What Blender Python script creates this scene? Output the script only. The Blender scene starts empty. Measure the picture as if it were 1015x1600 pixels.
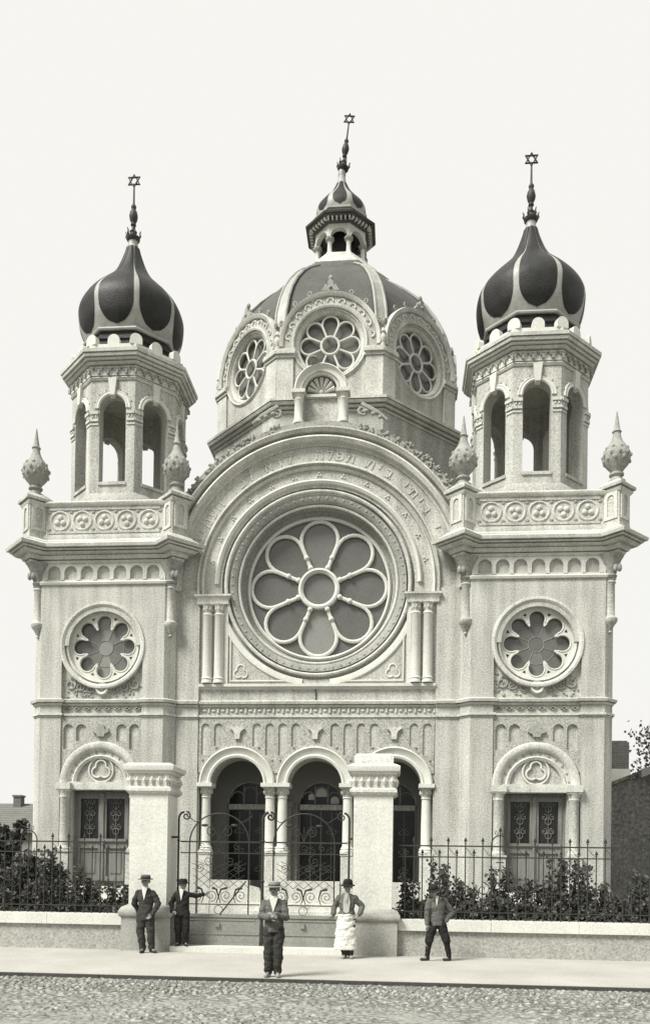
import bpy, bmesh, math, random
from math import sin, cos, pi, radians as R, sqrt, atan2, hypot
from mathutils import Vector, Matrix, noise
from mathutils.geometry import tessellate_polygon

# ------------------------------------------------------------------ camera, world, sun, exposure
sc = bpy.context.scene
C = sc.collection
YAW, PITCH, ROLL = R(4.839), R(0.73), R(0.807)
cam = bpy.data.cameras.new('camera')
cam_o = bpy.data.objects.new('camera', cam); C.objects.link(cam_o); sc.camera = cam_o
_f = Vector((-sin(YAW), cos(YAW), 0)); _r = Vector((cos(YAW), sin(YAW), 0)); _u = Vector((0, 0, 1))
_f2 = _f*cos(PITCH)+_u*sin(PITCH); _u2 = _u*cos(PITCH)-_f*sin(PITCH)
_r3 = _r*cos(ROLL)+_u2*sin(ROLL); _u3 = _u2*cos(ROLL)-_r*sin(ROLL)
cam_o.matrix_world = Matrix(((_r3.x, _u3.x, -_f2.x, 2.405), (_r3.y, _u3.y, -_f2.y, -24.136), (_r3.z, _u3.z, -_f2.z, 1.575), (0, 0, 0, 1)))
cam.sensor_fit = 'VERTICAL'; cam.sensor_height = 36; cam.lens = 1338.9/1600*36
cam.shift_y = (1338.6-800)/1600; cam.shift_x = 0
cam.clip_start = .1; cam.clip_end = 3000

SUN_EL, SUN_AZ = R(50), R(-46)            # azimuth measured from the camera side, towards the left
w = bpy.data.worlds.new('World'); sc.world = w; w.use_nodes = True
nt = w.node_tree; nt.nodes.clear()
def wn(t, **k):
    n = nt.nodes.new(t)
    for a, b in k.items(): setattr(n, a, b)
    return n
sky = wn('ShaderNodeTexSky', sky_type='NISHITA', sun_disc=False, sun_elevation=SUN_EL, sun_rotation=R(180)-SUN_AZ*-1, air_density=1.0, dust_density=6.0)
bw = wn('ShaderNodeRGBToBW'); gain = wn('ShaderNodeMath', operation='MULTIPLY'); gain.inputs[1].default_value = 1.0
cap = wn('ShaderNodeMath', operation='MINIMUM'); cap.inputs[1].default_value = 6.55
tint = wn('ShaderNodeMix', data_type='RGBA', blend_type='MULTIPLY'); tint.inputs[0].default_value = 1
tint.inputs[7].default_value = (1.0, .990, .950, 1)
bg = wn('ShaderNodeBackground'); bg.inputs[1].default_value = .1; wo = wn('ShaderNodeOutputWorld')
L = nt.links.new
L(sky.outputs[0], bw.inputs[0]); L(bw.outputs[0], gain.inputs[0]); L(gain.outputs[0], cap.inputs[0]); L(cap.outputs[0], tint.inputs[6])
gain.inputs[1].default_value = 14.0
L(tint.outputs[2], bg.inputs[0]); L(bg.outputs[0], wo.inputs[0])
sd = bpy.data.lights.new('sun', 'SUN'); sd.energy = 4.6; sd.angle = R(20); sd.color = (1, .985, .93)
so = bpy.data.objects.new('sun', sd); C.objects.link(so)
to_sun = Vector((sin(SUN_AZ)*cos(SUN_EL), -cos(SUN_AZ)*cos(SUN_EL), sin(SUN_EL)))
so.rotation_euler = to_sun.to_track_quat('Z', 'Y').to_euler(); so.location = to_sun*60
sc.view_settings.view_transform = 'Standard'; sc.view_settings.look = 'None'; sc.view_settings.gamma = 1
sc.view_settings.exposure = 0.5
sc.render.engine = 'CYCLES'; sc.cycles.max_bounces = 5

# ------------------------------------------------------------------ materials (one printed sepia tint over every grey)
ALB = .80
TINT = (1.0, .997, .905)
def mat(name, g, rough=.85, n_amt=.22, n_scale=22, blot=.12, blot_scale=.7, bump=.25, bscale=None, metallic=0, spec=.3, kind=None, streak=0, warm=0):
    g *= ALB if g > .14 else 1.0
    m = bpy.data.materials.new(name); m.use_nodes = True
    t = m.node_tree; N = t.nodes; K = t.links.new
    b = N['Principled BSDF']; b.inputs['Roughness'].default_value = rough; b.inputs['Metallic'].default_value = metallic
    b.inputs['Specular IOR Level'].default_value = spec
    tc = N.new('ShaderNodeTexCoord'); co = tc.outputs['Object']
    def nz(s, det, r=.6, vec=None):
        n = N.new('ShaderNodeTexNoise'); n.inputs['Scale'].default_value = s; n.inputs['Detail'].default_value = det; n.inputs['Roughness'].default_value = r
        K(vec or co, n.inputs['Vector']); return n.outputs['Fac']
    def mth(op, a, b_=None):
        n = N.new('ShaderNodeMath'); n.operation = op
        for i, q in enumerate((a, b_)):
            if q is None: continue
            if isinstance(q, (int, float)): n.inputs[i].default_value = q
            else: K(q, n.inputs[i])
        return n.outputs[0]
    fine = nz(n_scale, 2.0, .75); big = nz(blot_scale, 4)
    v = mth('MULTIPLY', mth('SUBTRACT', fine, .5), n_amt*3.2)
    v = mth('ADD', v, mth('MULTIPLY', mth('SUBTRACT', big, .5), blot*3))
    h = fine
    if streak:
        mp = N.new('ShaderNodeMapping'); K(co, mp.inputs[0]); mp.inputs['Scale'].default_value = (3.2, 3.2, .22)
        st = nz(1.0, 5, .65, mp.outputs[0]); v = mth('ADD', v, mth('MULTIPLY', mth('SUBTRACT', st, .5), streak*3))
    if kind == 'brick':
        mp = N.new('ShaderNodeMapping'); K(co, mp.inputs[0]); mp.inputs['Rotation'].default_value = (R(90), 0, 0)
        br = N.new('ShaderNodeTexBrick'); K(mp.outputs[0], br.inputs[0]); br.inputs['Scale'].default_value = 1; br.inputs['Brick Width'].default_value = .28; br.inputs['Row Height'].default_value = .085; br.inputs['Mortar Size'].default_value = .012
        br.inputs['Color1'].default_value = (.35,)*3+(1,); br.inputs['Color2'].default_value = (.65,)*3+(1,); br.inputs['Mortar'].default_value = (1,)*3+(1,)
        v = mth('ADD', v, mth('SUBTRACT', br.outputs[0], .5)); 
    if kind == 'tile':
        mp = N.new('ShaderNodeMapping'); K(tc.outputs['Object'], mp.inputs[0]); mp.inputs['Scale'].default_value = (4, 4, 4)
        wv = N.new('ShaderNodeTexWave'); wv.inputs['Scale'].default_value = 2.2; wv.bands_direction = 'Z'; wv.inputs['Distortion'].default_value = 1.5; K(co, wv.inputs[0])
        v = mth('ADD', v, mth('MULTIPLY', mth('SUBTRACT', wv.outputs[1], .5), .5)); h = wv.outputs[1]
    if kind == 'wood':
        mp = N.new('ShaderNodeMapping'); K(co, mp.inputs[0]); mp.inputs['Scale'].default_value = (18, 18, 1.4)
        g2 = nz(1, 4, .6, mp.outputs[0]); v = mth('ADD', v, mth('MULTIPLY', mth('SUBTRACT', g2, .5), 1.6)); h = g2
    if kind == 'cobble':
        vo = N.new('ShaderNodeTexVoronoi'); vo.feature = 'DISTANCE_TO_EDGE'; vo.inputs['Scale'].default_value = 8.0; 
        wp = N.new('ShaderNodeVectorMath'); wp.operation = 'ADD'; K(co, wp.inputs[0])
        ns = N.new('ShaderNodeTexNoise'); ns.inputs['Scale'].default_value = 3; K(co, ns.inputs['Vector'])
        sc_ = N.new('ShaderNodeVectorMath'); sc_.operation = 'SCALE'; K(ns.outputs['Color'], sc_.inputs[0]); sc_.inputs['Scale'].default_value = .12; K(sc_.outputs[0], wp.inputs[1])
        K(wp.outputs[0], vo.inputs['Vector'])
        e = mth('MINIMUM', mth('MULTIPLY', vo.outputs['Distance'], 3.2), 1.0)
        dirt = nz(1.1, 5, .7)
        cover = mth('MULTIPLY', mth('SUBTRACT', dirt, .42), 6); cl = N.new('ShaderNodeClamp'); K(cover, cl.inputs[0])
        e2 = mth('ADD', mth('MULTIPLY', e, mth('SUBTRACT', 1.0, mth('MULTIPLY', cl.outputs[0], kindamt.get(name, 0)))), mth('MULTIPLY', cl.outputs[0], .55*kindamt.get(name, 0)))
        v = mth('ADD', v, mth('MULTIPLY', mth('SUBTRACT', e2, .6), 1.0 if name == 'cobbles' else .7)); h = e2
    val = mth('MAXIMUM', mth('MULTIPLY', mth('ADD', v, 1.0), g), .004)
    cc = N.new('ShaderNodeCombineColor')
    tr = (1+.03*warm, 1-.0*warm, 1)
    for i in range(3): K(mth('MULTIPLY', val, TINT[i]*tr[i]), cc.inputs[i])
    K(cc.outputs[0], b.inputs['Base Color'])
    if bump:
        bp = N.new('ShaderNodeBump'); bp.inputs['Strength'].default_value = bump; bp.inputs['Distance'].default_value = .02
        K(h, bp.inputs['Height']); K(bp.outputs[0], b.inputs['Normal'])
    return m
kindamt = {'cobbles': .25, 'road_dirt': .9}
M = {}
M['plaster'] = mat('plaster', .48, n_amt=.62, n_scale=27, blot=.2, blot_scale=.8, bump=.5, streak=.42)
M['rough'] = mat('roughcast', .41, n_amt=.75, n_scale=24, blot=.15, bump=.8, streak=.06)
M['trim'] = mat('trim', .57, n_amt=.5, n_scale=27, blot=.24, blot_scale=1.3, bump=.2, streak=.25)
M['light'] = mat('limewash', .66, n_amt=.24, n_scale=30, blot=.13, blot_scale=1.2, bump=.2, streak=.10)
M['weather'] = mat('weathered_stone', .33, n_amt=.4, n_scale=15, blot=.2, bump=.6, streak=.2)
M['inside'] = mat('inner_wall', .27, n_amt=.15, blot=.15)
M['metal_dark'] = mat('sheet_metal_dark', .020, rough=.48, n_amt=.6, n_scale=26, blot=.6, blot_scale=2.2, bump=.5, metallic=0, spec=.22)
M['metal_mid'] = mat('sheet_metal_mid', .085, rough=.6, n_amt=.25, n_scale=12, blot=.25, blot_scale=1.2, bump=.2, spec=.15, streak=.15)
M['metal_rib'] = mat('sheet_metal_rib', .36, rough=.5, n_amt=.2, n_scale=12, blot=.25, blot_scale=2.5, bump=.15, spec=.4, streak=.1)
M['iron'] = mat('wrought_iron', .038, rough=.55, n_amt=.3, n_scale=30, blot=.2, bump=.1, spec=.15)
M['spire'] = mat('spire_metal', .05, rough=.5, n_amt=.4, n_scale=14, blot=.4, blot_scale=5, bump=.1, spec=.15)
M['glass_a'] = mat('glass_grey', .165, rough=.25, n_amt=.16, n_scale=18, blot=.12, blot_scale=1.4, bump=.06, spec=.5)
M['glass_b'] = mat('glass_dark', .10, rough=.25, n_amt=.2, n_scale=18, blot=.15, blot_scale=1.4, bump=.06, spec=.5)
M['glass_c'] = mat('glass_pale', .25, rough=.3, n_amt=.16, n_scale=18, blot=.1, bump=.06, spec=.5)
M['glass_k'] = mat('glass_black', .018, rough=.18, n_amt=.3, n_scale=9, blot=.5, blot_scale=2, bump=.08, spec=.25)
M['wood'] = mat('door_wood', .20, rough=.6, n_amt=.15, n_scale=16, blot=.15, kind='wood', bump=.3)
M['wood_light'] = mat('door_rail_wood', .34, rough=.6, n_amt=.15, n_scale=16, blot=.15, kind='wood', bump=.3)
M['wood_dark'] = mat('old_board_wood', .09, rough=.8, n_amt=.3, n_scale=14, blot=.2, kind='wood', bump=.4)
M['gatepanel'] = mat('gate_sheet', .25, rough=.6, n_amt=.25, n_scale=24, blot=.2, blot_scale=1.5, bump=.1, streak=.15)
M['gatewall'] = mat('street_wall_render', .38, n_amt=.5, n_scale=26, blot=.12, blot_scale=1.2, bump=.5, streak=.06)
M['stone'] = mat('grey_stone', .36, n_amt=.3, n_scale=24, blot=.2, blot_scale=2, bump=.4)
M['paving'] = mat('pavement_stone', .41, n_amt=.28, n_scale=30, blot=.2, blot_scale=.9, bump=.2, warm=1)
M['cobble'] = mat('cobbles', .29, n_amt=.25, n_scale=26, blot=.15, kind='cobble', bump=1.0)
M['road'] = mat('road_dirt', .28, n_amt=.55, n_scale=16, blot=.28, blot_scale=2.2, kind='cobble', bump=.9)
M['soil'] = mat('soil', .12, n_amt=.4, n_scale=8, blot=.3, bump=.8)
M['kerbstone'] = mat('kerb_shadow_stone', .05, n_amt=.3, n_scale=20)  # near-black tone paints the gutter's shadow line onto the kerb
M['leaf'] = mat('leaf', .065, rough=.5, n_amt=.3, n_scale=6, blot=.3, blot_scale=3, bump=0, spec=.12)
M['leaf_light'] = mat('leaf_light', .15, rough=.45, n_amt=.3, n_scale=6, blot=.3, blot_scale=3, bump=0, spec=.2)
M['bark'] = mat('bark', .07, n_amt=.4, n_scale=20, bump=.6)
M['oldwall'] = mat('old_dark_wall', .20, n_amt=.9, n_scale=9, blot=.3, blot_scale=1.2, bump=.6, streak=.25)
M['brick'] = mat('old_brick', .10, n_amt=.3, n_scale=12, blot=.2, kind='brick', bump=.3)
M['tile'] = mat('roof_tile', .15, n_amt=.25, n_scale=10, blot=.2, kind='tile', bump=.6)
M['skin'] = mat('skin', .23, rough=.6, n_amt=.06, n_scale=30, blot=.06, bump=0, warm=1)
M['hair'] = mat('hair', .02, n_amt=.2, n_scale=60, bump=.1, spec=.08)
M['cl_dark'] = mat('cloth_dark', .04, n_amt=.35, n_scale=45, blot=.35, blot_scale=6, bump=.3, spec=.08)
M['cl_black'] = mat('cloth_black', .022, n_amt=.35, n_scale=45, blot=.35, blot_scale=6, bump=.3, spec=.08)
M['cl_mid'] = mat('cloth_grey', .10, n_amt=.3, n_scale=45, blot=.35, blot_scale=6, bump=.3, spec=.08)
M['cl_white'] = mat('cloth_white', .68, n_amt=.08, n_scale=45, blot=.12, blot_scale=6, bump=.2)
M['cl_pale'] = mat('cloth_pale', .42, n_amt=.15, n_scale=45, blot=.2, blot_scale=6, bump=.2)
M['straw'] = mat('straw', .30, n_amt=.2, n_scale=60, blot=.1, bump=.3)
M['leather'] = mat('leather', .03, rough=.45, n_amt=.2, n_scale=40, bump=.1)
M['leather_pale'] = mat('leather_dusty', .30, rough=.7, n_amt=.2, n_scale=40, bump=.1)

# ------------------------------------------------------------------ mesh helpers
def lathe_pts(profile, n, a0=0, a1=360):
    return [[(r*cos(R(a0+(a1-a0)*i/n)), r*sin(R(a0+(a1-a0)*i/n)), z) for r, z in profile] for i in range(n+1)]
class MB:
    def __init__(s, T=None): s.v = []; s.f = []; s.m = []; s.T = T or Matrix()
    def add(s, vs, fs, mi=0):
        b = len(s.v); s.v += [tuple(s.T @ Vector(p)) for p in vs]
        s.f += [tuple(b+i for i in f) for f in fs]; s.m += [mi]*len(fs); return s
    def box(s, x0, x1, y0, y1, z0, z1, mi=0):
        vs = [(x, y, z) for x in (x0, x1) for y in (y0, y1) for z in (z0, z1)]
        return s.add(vs, [(0, 1, 3, 2), (4, 6, 7, 5), (0, 4, 5, 1), (2, 3, 7, 6), (0, 2, 6, 4), (1, 5, 7, 3)], mi)
    def plate(s, outline, holes, y0, y1, mi=0):          # xz outline with holes, solid between y0 and y1
        loops = [outline]+list(holes)
        tri = tessellate_polygon([[Vector((a, b, 0)) for a, b in l] for l in loops])
        flat = [p for l in loops for p in l]; n = len(flat)
        vs = [(a, y0, b) for a, b in flat]+[(a, y1, b) for a, b in flat]
        fs = [tuple(t) for t in tri]+[tuple(n+i for i in reversed(t)) for t in tri]
        o = 0
        for l in loops:
            k = len(l)
            fs += [(o+i, o+(i+1) % k, n+o+(i+1) % k, n+o+i) for i in range(k)]; o += k
        return s.add(vs, fs, mi)
    def prism(s, poly, z0, z1, mi=0):                    # xy polygon extruded in z
        tri = tessellate_polygon([[Vector((a, b, 0)) for a, b in poly]]); n = len(poly)
        vs = [(a, b, z0) for a, b in poly]+[(a, b, z1) for a, b in poly]
        fs = [tuple(t) for t in tri]+[tuple(n+i for i in t) for t in tri]+[(i, (i+1) % n, n+(i+1) % n, n+i) for i in range(n)]
        return s.add(vs, fs, mi)
    def sweep(s, path, prof, closed=False, mi=0):        # plan moulding: prof = closed loop of (outward, z)
        n = len(path); k = len(prof); vs = []
        for i, p in enumerate(path):
            def nrm(a, b):
                d = (b[0]-a[0], b[1]-a[1]); l = hypot(*d); return (d[1]/l, -d[0]/l)
            if closed or 0 < i < n-1:
                n1 = nrm(path[i-1], p); n2 = nrm(p, path[(i+1) % n]); q = 1+n1[0]*n2[0]+n1[1]*n2[1]
                m = ((n1[0]+n2[0])/q, (n1[1]+n2[1])/q)
            elif i == 0: m = nrm(p, path[1])
            else: m = nrm(path[-2], p)
            vs += [(p[0]+m[0]*o, p[1]+m[1]*o, z) for o, z in prof]
        fs = []
        for i in range(n if closed else n-1):
            j = (i+1) % n
            fs += [(i*k+a, i*k+(a+1) % k, j*k+(a+1) % k, j*k+a) for a in range(k)]
        if not closed: fs += [tuple(range(k)), tuple(range((n-1)*k, n*k))]
        return s.add(vs, fs, mi)
    def arc(s, cx, cz, prof, a0=0, a1=360, n=48, mi=0):  # moulding turned round a y-axis: prof = closed loop of (r, y)
        full = abs(a1-a0) >= 359.9; k = len(prof); vs = []
        for i in range(n if full else n+1):
            a = R(a0+(a1-a0)*i/n); vs += [(cx+r*cos(a), y, cz+r*sin(a)) for r, y in prof]
        fs = []
        for i in range(n):
            j = (i+1) % n if full else i+1
            fs += [(i*k+a, i*k+(a+1) % k, j*k+(a+1) % k, j*k+a) for a in range(k)]
        if not full: fs += [tuple(range(k)), tuple(range(n*k, (n+1)*k))]
        return s.add(vs, fs, mi)
    def lathe(s, prof, cx=0, cy=0, cz=0, n=20, mi=0):    # prof = open list of (r, z) bottom to top
        k = len(prof); vs = [(cx+r*cos(2*pi*i/n), cy+r*sin(2*pi*i/n), cz+z) for i in range(n) for r, z in prof]
        fs = [(i*k+a, ((i+1) % n)*k+a, ((i+1) % n)*k+a+1, i*k+a+1) for i in range(n) for a in range(k-1)]
        fs += [tuple(i*k for i in range(n)), tuple(i*k+k-1 for i in range(n))]
        return s.add(vs, fs, mi)
    def tube(s, pts, r, n=6, closed=False, mi=0, flat=1.0):
        P = [Vector(p) for p in pts]; N = len(P); rs = r if isinstance(r, (list, tuple)) else [r]*N; vs = []; ref = None
        for i in range(N):
            a = P[i-1] if (i or closed) else P[i]; b = P[(i+1) % N] if (i < N-1 or closed) else P[i]
            t = (b-a).normalized()
            if ref is None: ref = Vector((0, 1, 0)) if abs(t.y) < .9 else Vector((1, 0, 0))
            u = (ref-t*ref.dot(t)).normalized(); v = t.cross(u)
            vs += [tuple(P[i]+(u*cos(2*pi*j/n)*flat+v*sin(2*pi*j/n))*rs[i]) for j in range(n)]
        fs = [(i*n+j, i*n+(j+1) % n, ((i+1) % N)*n+(j+1) % n, ((i+1) % N)*n+j) for i in range(N if closed else N-1) for j in range(n)]
        if not closed: fs += [tuple(range(n)), tuple(range((N-1)*n, N*n))]
        return s.add(vs, fs, mi)
    def ball(s, c, r, n=10, m=7, mi=0, rot=None):
        if not isinstance(r, (list, tuple)): r = (r, r, r)
        vs = []; rot = rot or Matrix()
        for j in range(1, m):
            for i in range(n):
                p = Vector((r[0]*sin(pi*j/m)*cos(2*pi*i/n), r[1]*sin(pi*j/m)*sin(2*pi*i/n), r[2]*cos(pi*j/m)))
                vs.append(tuple(Vector(c)+rot @ p))
        vs += [tuple(Vector(c)+rot @ Vector((0, 0, r[2]))), tuple(Vector(c)-rot @ Vector((0, 0, r[2])))]
        t = len(vs)-2
        fs = [(j*n+i, j*n+(i+1) % n, (j+1)*n+(i+1) % n, (j+1)*n+i) for j in range(m-2) for i in range(n)]
        fs += [(t, (i+1) % n, i) for i in range(n)]+[(t+1, (m-2)*n+i, (m-2)*n+(i+1) % n) for i in range(n)]
        return s.add(vs, fs, mi)
def obj(name, mb, mats, parent=None, smooth=True, angle=38, loc=None, recalc=True):
    me = bpy.data.meshes.new(name); me.from_pydata(mb.v, [], mb.f)
    for q in (mats if isinstance(mats, (list, tuple)) else [mats]): me.materials.append(M[q] if isinstance(q, str) else q)
    me.polygons.foreach_set('material_index', mb.m)
    if recalc:
        b = bmesh.new(); b.from_mesh(me); bmesh.ops.recalc_face_normals(b, faces=b.faces); b.to_mesh(me); b.free()
    if smooth: me.shade_smooth(); me.set_sharp_from_angle(angle=R(angle))
    me.update()
    o = bpy.data.objects.new(name, me); C.objects.link(o)
    if loc: o.location = loc
    if parent is not None: o.parent = parent
    return o
def empty(name, label, cat, loc=(0, 0, 0), group=None, rz=0):
    o = bpy.data.objects.new(name, None); C.objects.link(o); o.location = loc; o.rotation_euler = (0, 0, rz)
    o['label'] = label; o['category'] = cat
    if group: o['group'] = group
    return o
def struct(o, kind='structure'): o['kind'] = kind; return o
def tag(o, label, cat, group=None):
    o['label'] = label; o['category'] = cat
    if group: o['group'] = group
    return o
def arcpts(cx, cz, r, a0, a1, n=20): return [(cx+r*cos(R(a0+(a1-a0)*i/n)), cz+r*sin(R(a0+(a1-a0)*i/n))) for i in range(n+1)]
def circ(cx, cz, r, n=40): return arcpts(cx, cz, r, 0, 360, n)[:-1]
def archhole(cx, hw, z0, zs, n=18): return [(cx-hw, z0), (cx+hw, z0)]+arcpts(cx, zs, hw, 0, 180, n)
def torus_prof(r, y, t, n=8): return [(r+t*cos(2*pi*i/n), y+t*sin(2*pi*i/n)) for i in range(n)]
def layers(inner, L_, h=.024, g=.075):                # stepped cornice profile; deep grooves added between steps to make dark shadow lines
    pts = [(inner, L_[0][0])]
    for i, (za, zb, o0, o1) in enumerate(L_):
        pts += [(o0, za), (o1, zb)]
        if i < len(L_)-1: pts += [(min(o1, L_[i+1][2])-g, zb), (min(o1, L_[i+1][2])-g, L_[i+1][0])]
    return pts+[(inner, L_[-1][1])]
def Tm(x=0, y=0, z=0, rz=0, sx=1): return Matrix.Translation((x, y, z)) @ Matrix.Rotation(R(rz), 4, 'Z') @ Matrix.Diagonal((sx, 1, 1, 1))
# ------------------------------------------------------------------ the setting
struct(obj('ground', MB().box(-60, 60, -8.2, 260, -.5, .0), 'soil'))
struct(obj('pavement', MB().box(-60, 60, -12.12, -8.2, -.4, .0), 'paving'))
kb = MB()
random.seed(3); x = -30
while x < 30:
    l = random.uniform(.8, 1.3); kb.box(x+.004, x+l-.004, -12.17+random.uniform(-.006, .006), -12.12, -.4, -.004); x += l
struct(obj('kerb', kb, 'kerbstone'))
struct(obj('cobbled_gutter', MB().box(-60, 60, -13.9, -12.16, -.5, -.055), 'cobble'))
struct(obj('road', MB().box(-60, 60, -60, -13.9, -.5, -.057), 'road'))
cbm = MB(); random.seed(5)
yy = -15.95; row = 0
while yy < -12.25:
    near = yy > -13.45
    xx = -8.5+random.uniform(0, .1); row += 1
    while xx < 10.5:
        a = random.uniform(.036, .056)
        bury = 0 if near else .010+.022*max(0, noise.noise(Vector((xx*.5, yy*.9, 2)))+.3)
        if near or random.random() < .8:
            cbm.ball((xx, yy+random.uniform(-.015, .015), -.060-bury), (a, random.uniform(.040, .055), random.uniform(.024, .040)), 7, 5)
        xx += a*2+random.uniform(.0, .02)
    yy += .104
struct(obj('cobblestones', cbm, 'cobble'), 'stuff')

# ------------------------------------------------------------------ the synagogue
S = empty('synagogue', 'pale plastered synagogue with rose window, two onion-domed towers and a central dome', 'synagogue')
def part(name, mb, m, parent=S, **k): return obj(name, mb, m, parent, **k)

WY = .40                                  # plane of the central front
# --- central front wall with rose hole and porch arches
hole = [(-3.38, .72), (3.38, .72), (3.38, 3.95)]
for cx in (2.26, 0, -2.26): hole += arcpts(cx, 3.95, .78, 0, 180, 18)
hole += [(-3.38, 3.95)]
outl = [(-4.25, 0), (4.25, 0)]+arcpts(0, 9.78, 4.62, 0, 180, 48)
outl = [(-4.25, 0), (4.25, 0), (4.25, 9.78)]+[p for p in arcpts(0, 9.78, 4.62, 0, 180, 48) if p[1] > 11.6]+[(-4.25, 9.78)]
fw = MB().plate(outl, [hole, circ(0, 9.78, 2.79, 72)], WY, WY+.75)
wall = part('facade_wall', fw, 'plaster')
for s in (-1, 1): part('pilaster_strip', MB().box(min(s*3.42, s*4.2), max(s*3.42, s*4.2), WY-.07, WY+.02, 0, 9.6), 'plaster', wall)
# string course and frieze of the central bay
sp = layers(-.05, [(6.19, 6.25, .03, .06), (6.27, 6.34, .11, .13), (6.355, 6.39, .07, .02)], g=.05)
sp2 = layers(-.05, [(5.85, 5.88, .02, .03), (5.895, 5.96, .06, .06)], g=.04)
for nm, pr in (('string_course', sp), ('string_course', sp2)):
    part(nm, MB().sweep([(-3.42, WY), (3.42, WY)], pr), 'trim', wall)
for s in (-1, 1):
    for pr in (sp, sp2): part('string_course', MB().sweep([(s*3.42, WY-.07), (s*4.2, WY-.07)][::s], pr), 'trim', wall)
b = MB()
for i in range(25):
    x = -3.25+i*6.5/24; b.ball((x, WY-.005, 6.09), (.07, .035, .045), 8, 5)
    b.box(x+.11, x+.16, WY-.04, WY, 6.03, 6.15)
part('frieze_beads', b, 'trim', wall)
# blind arcade above the porch: narrow round-headed niches
def niche_row(xs, hw, z0, zt, x0, x1, zp0, zp1, y0, y1, clip=None):
    hs = []
    for x in xs:
        zb = z0 if clip is None else clip(x)
        if zb is None or zb > zt-hw-.08: continue
        hs.append(archhole(x, hw, zb, zt-hw, 8))
    return MB().plate([(x0, zp0), (x1, zp0), (x1, zp1), (x0, zp1)], hs, y0, y1)
xs = [-3.2+i*6.4/17 for i in range(18)]
def clipz(x, cs=(2.26, 0, -2.26), r=1.14, zc=3.95, base=4.55):
    q = base
    for c in cs:
        d = abs(x-c)
        for e in (d-.13, d, d+.13):
            if abs(e) < r: q = max(q, zc+sqrt(r*r-e*e)+.05)
    return q
# panel plate cut by the arches underneath
pl_out = [(-3.4, 4.45)]+[(-3.4, 4.45)]*0
pl = [(3.4, 5.84), (-3.4, 5.84), (-3.4, 4.3)]
def upper_arc(cx, r): return [(cx+r*cos(R(a)), 3.95+r*sin(R(a))) for a in range(162, 17, -8)]
for cx in (-2.26, 0, 2.26): pl += upper_arc(cx, 1.1)
pl += [(3.4, 4.3)]
hs = []
for x in xs:
    if min(abs(x-c) for c in (-2.26, 0, 2.26)) < .2: continue
    zb = clipz(x)
    if zb < 5.74-.12-.05: hs.append(archhole(x, .125, zb, 5.72-.125, 8))
part('blind_arcade', MB().plate(pl, hs, WY-.045, WY), 'rough', wall)
for cx in (-2.26, 0, 2.26):
    b = MB().plate([(cx+u, v) for u, v in ((-.07, 5.26), (.07, 5.26), (.08, 5.42), (.12, 5.50), (.22, 5.57), (.17, 5.63), (.07, 5.58), (0, 5.64), (-.07, 5.58), (-.17, 5.63), (-.22, 5.57), (-.12, 5.50), (-.08, 5.42))], [], WY-.12, WY-.03)
    part('cartouche', b, 'trim', wall)
# rosette studs over the wall between the arches
b = MB()
for cx in (-2.26, 0, 2.26):
    for a in (35, 60, 120, 145):
        b.ball((cx+1.24*cos(R(a)), WY-.05, 3.95+1.24*sin(R(a))), (.04, .03, .04), 7, 5)
part('wall_studs', b, 'weather', wall)
# porch archivolts
for cx in (-2.26, 0, 2.26):
    b = MB()
    b.arc(cx, 3.95, [(.78, WY+.3), (.78, WY-.09), (.84, WY-.11), (.88, WY-.07), (1.0, WY-.10), (1.06, WY-.15), (1.1, WY-.13), (1.11, WY)], 0, 180, 28)
    part('porch_archivolt', b, 'light')
# porch columns on tall pedestals
def column(cx, cy, z0, z1, r, capw, name='porch_column', m='light', parent=S, ped=None, par2=True, n=16, caph=.26):
    b = MB()
    b.lathe([(r*1.45, 0), (r*1.45, .05), (r*1.25, .07), (r*1.35, .11), (r*1.08, .15), (r, .2), (r*.99, (z1-z0)*.5), (r*.9, z1-z0-.06), (r*1.08, z1-z0-.04), (r*.92, z1-z0)], cx, cy, z0, n)
    o = part(name, b, m, parent)
    if par2:
        c = MB().lathe([(r*.92, 0), (r*1.0, .03), (r*.95, caph*.2), (r*1.15, caph*.55), (capw*.92, caph*.85), (capw, caph*.88)], cx, cy, z1, n)
        for i in range(8):
            a = 2*pi*i/8; c.ball((cx+cos(a)*r*1.12, cy+sin(a)*r*1.12, z1+caph*.5), (.04*r/.15, .04*r/.15, caph*.3), 6, 5)
        c.box(cx-capw, cx+capw, cy-capw, cy+capw, z1+caph*.88, z1+caph)
        obj('capital', c, 'trim', o)
        if ped:
            p = MB().box(cx-ped, cx+ped, cy-ped, cy+ped, 0, z0-.1).box(cx-ped*1.12, cx+ped*1.12, cy-ped*1.12, cy+ped*1.12, z0-.1, z0)
            obj('pedestal', p, 'trim', o)
    return o
for x in (-3.2, -1.31, -.95, .95, 1.31, 3.2): column(x, WY+.16, 2.02, 3.62, .145, .20, ped=.175)
for x in (-3.2, -1.13, 1.13, 3.2):
    hw = .2 if abs(x) > 3 else .4
    part('impost_block', MB().box(x-hw, x+hw, WY-.12, WY+.42, 3.75+.13, 3.952).box(x-hw-.02, x+hw+.02, WY-.14, WY+.44, 3.95-.07+.003, 3.95+.045), 'light')
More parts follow.
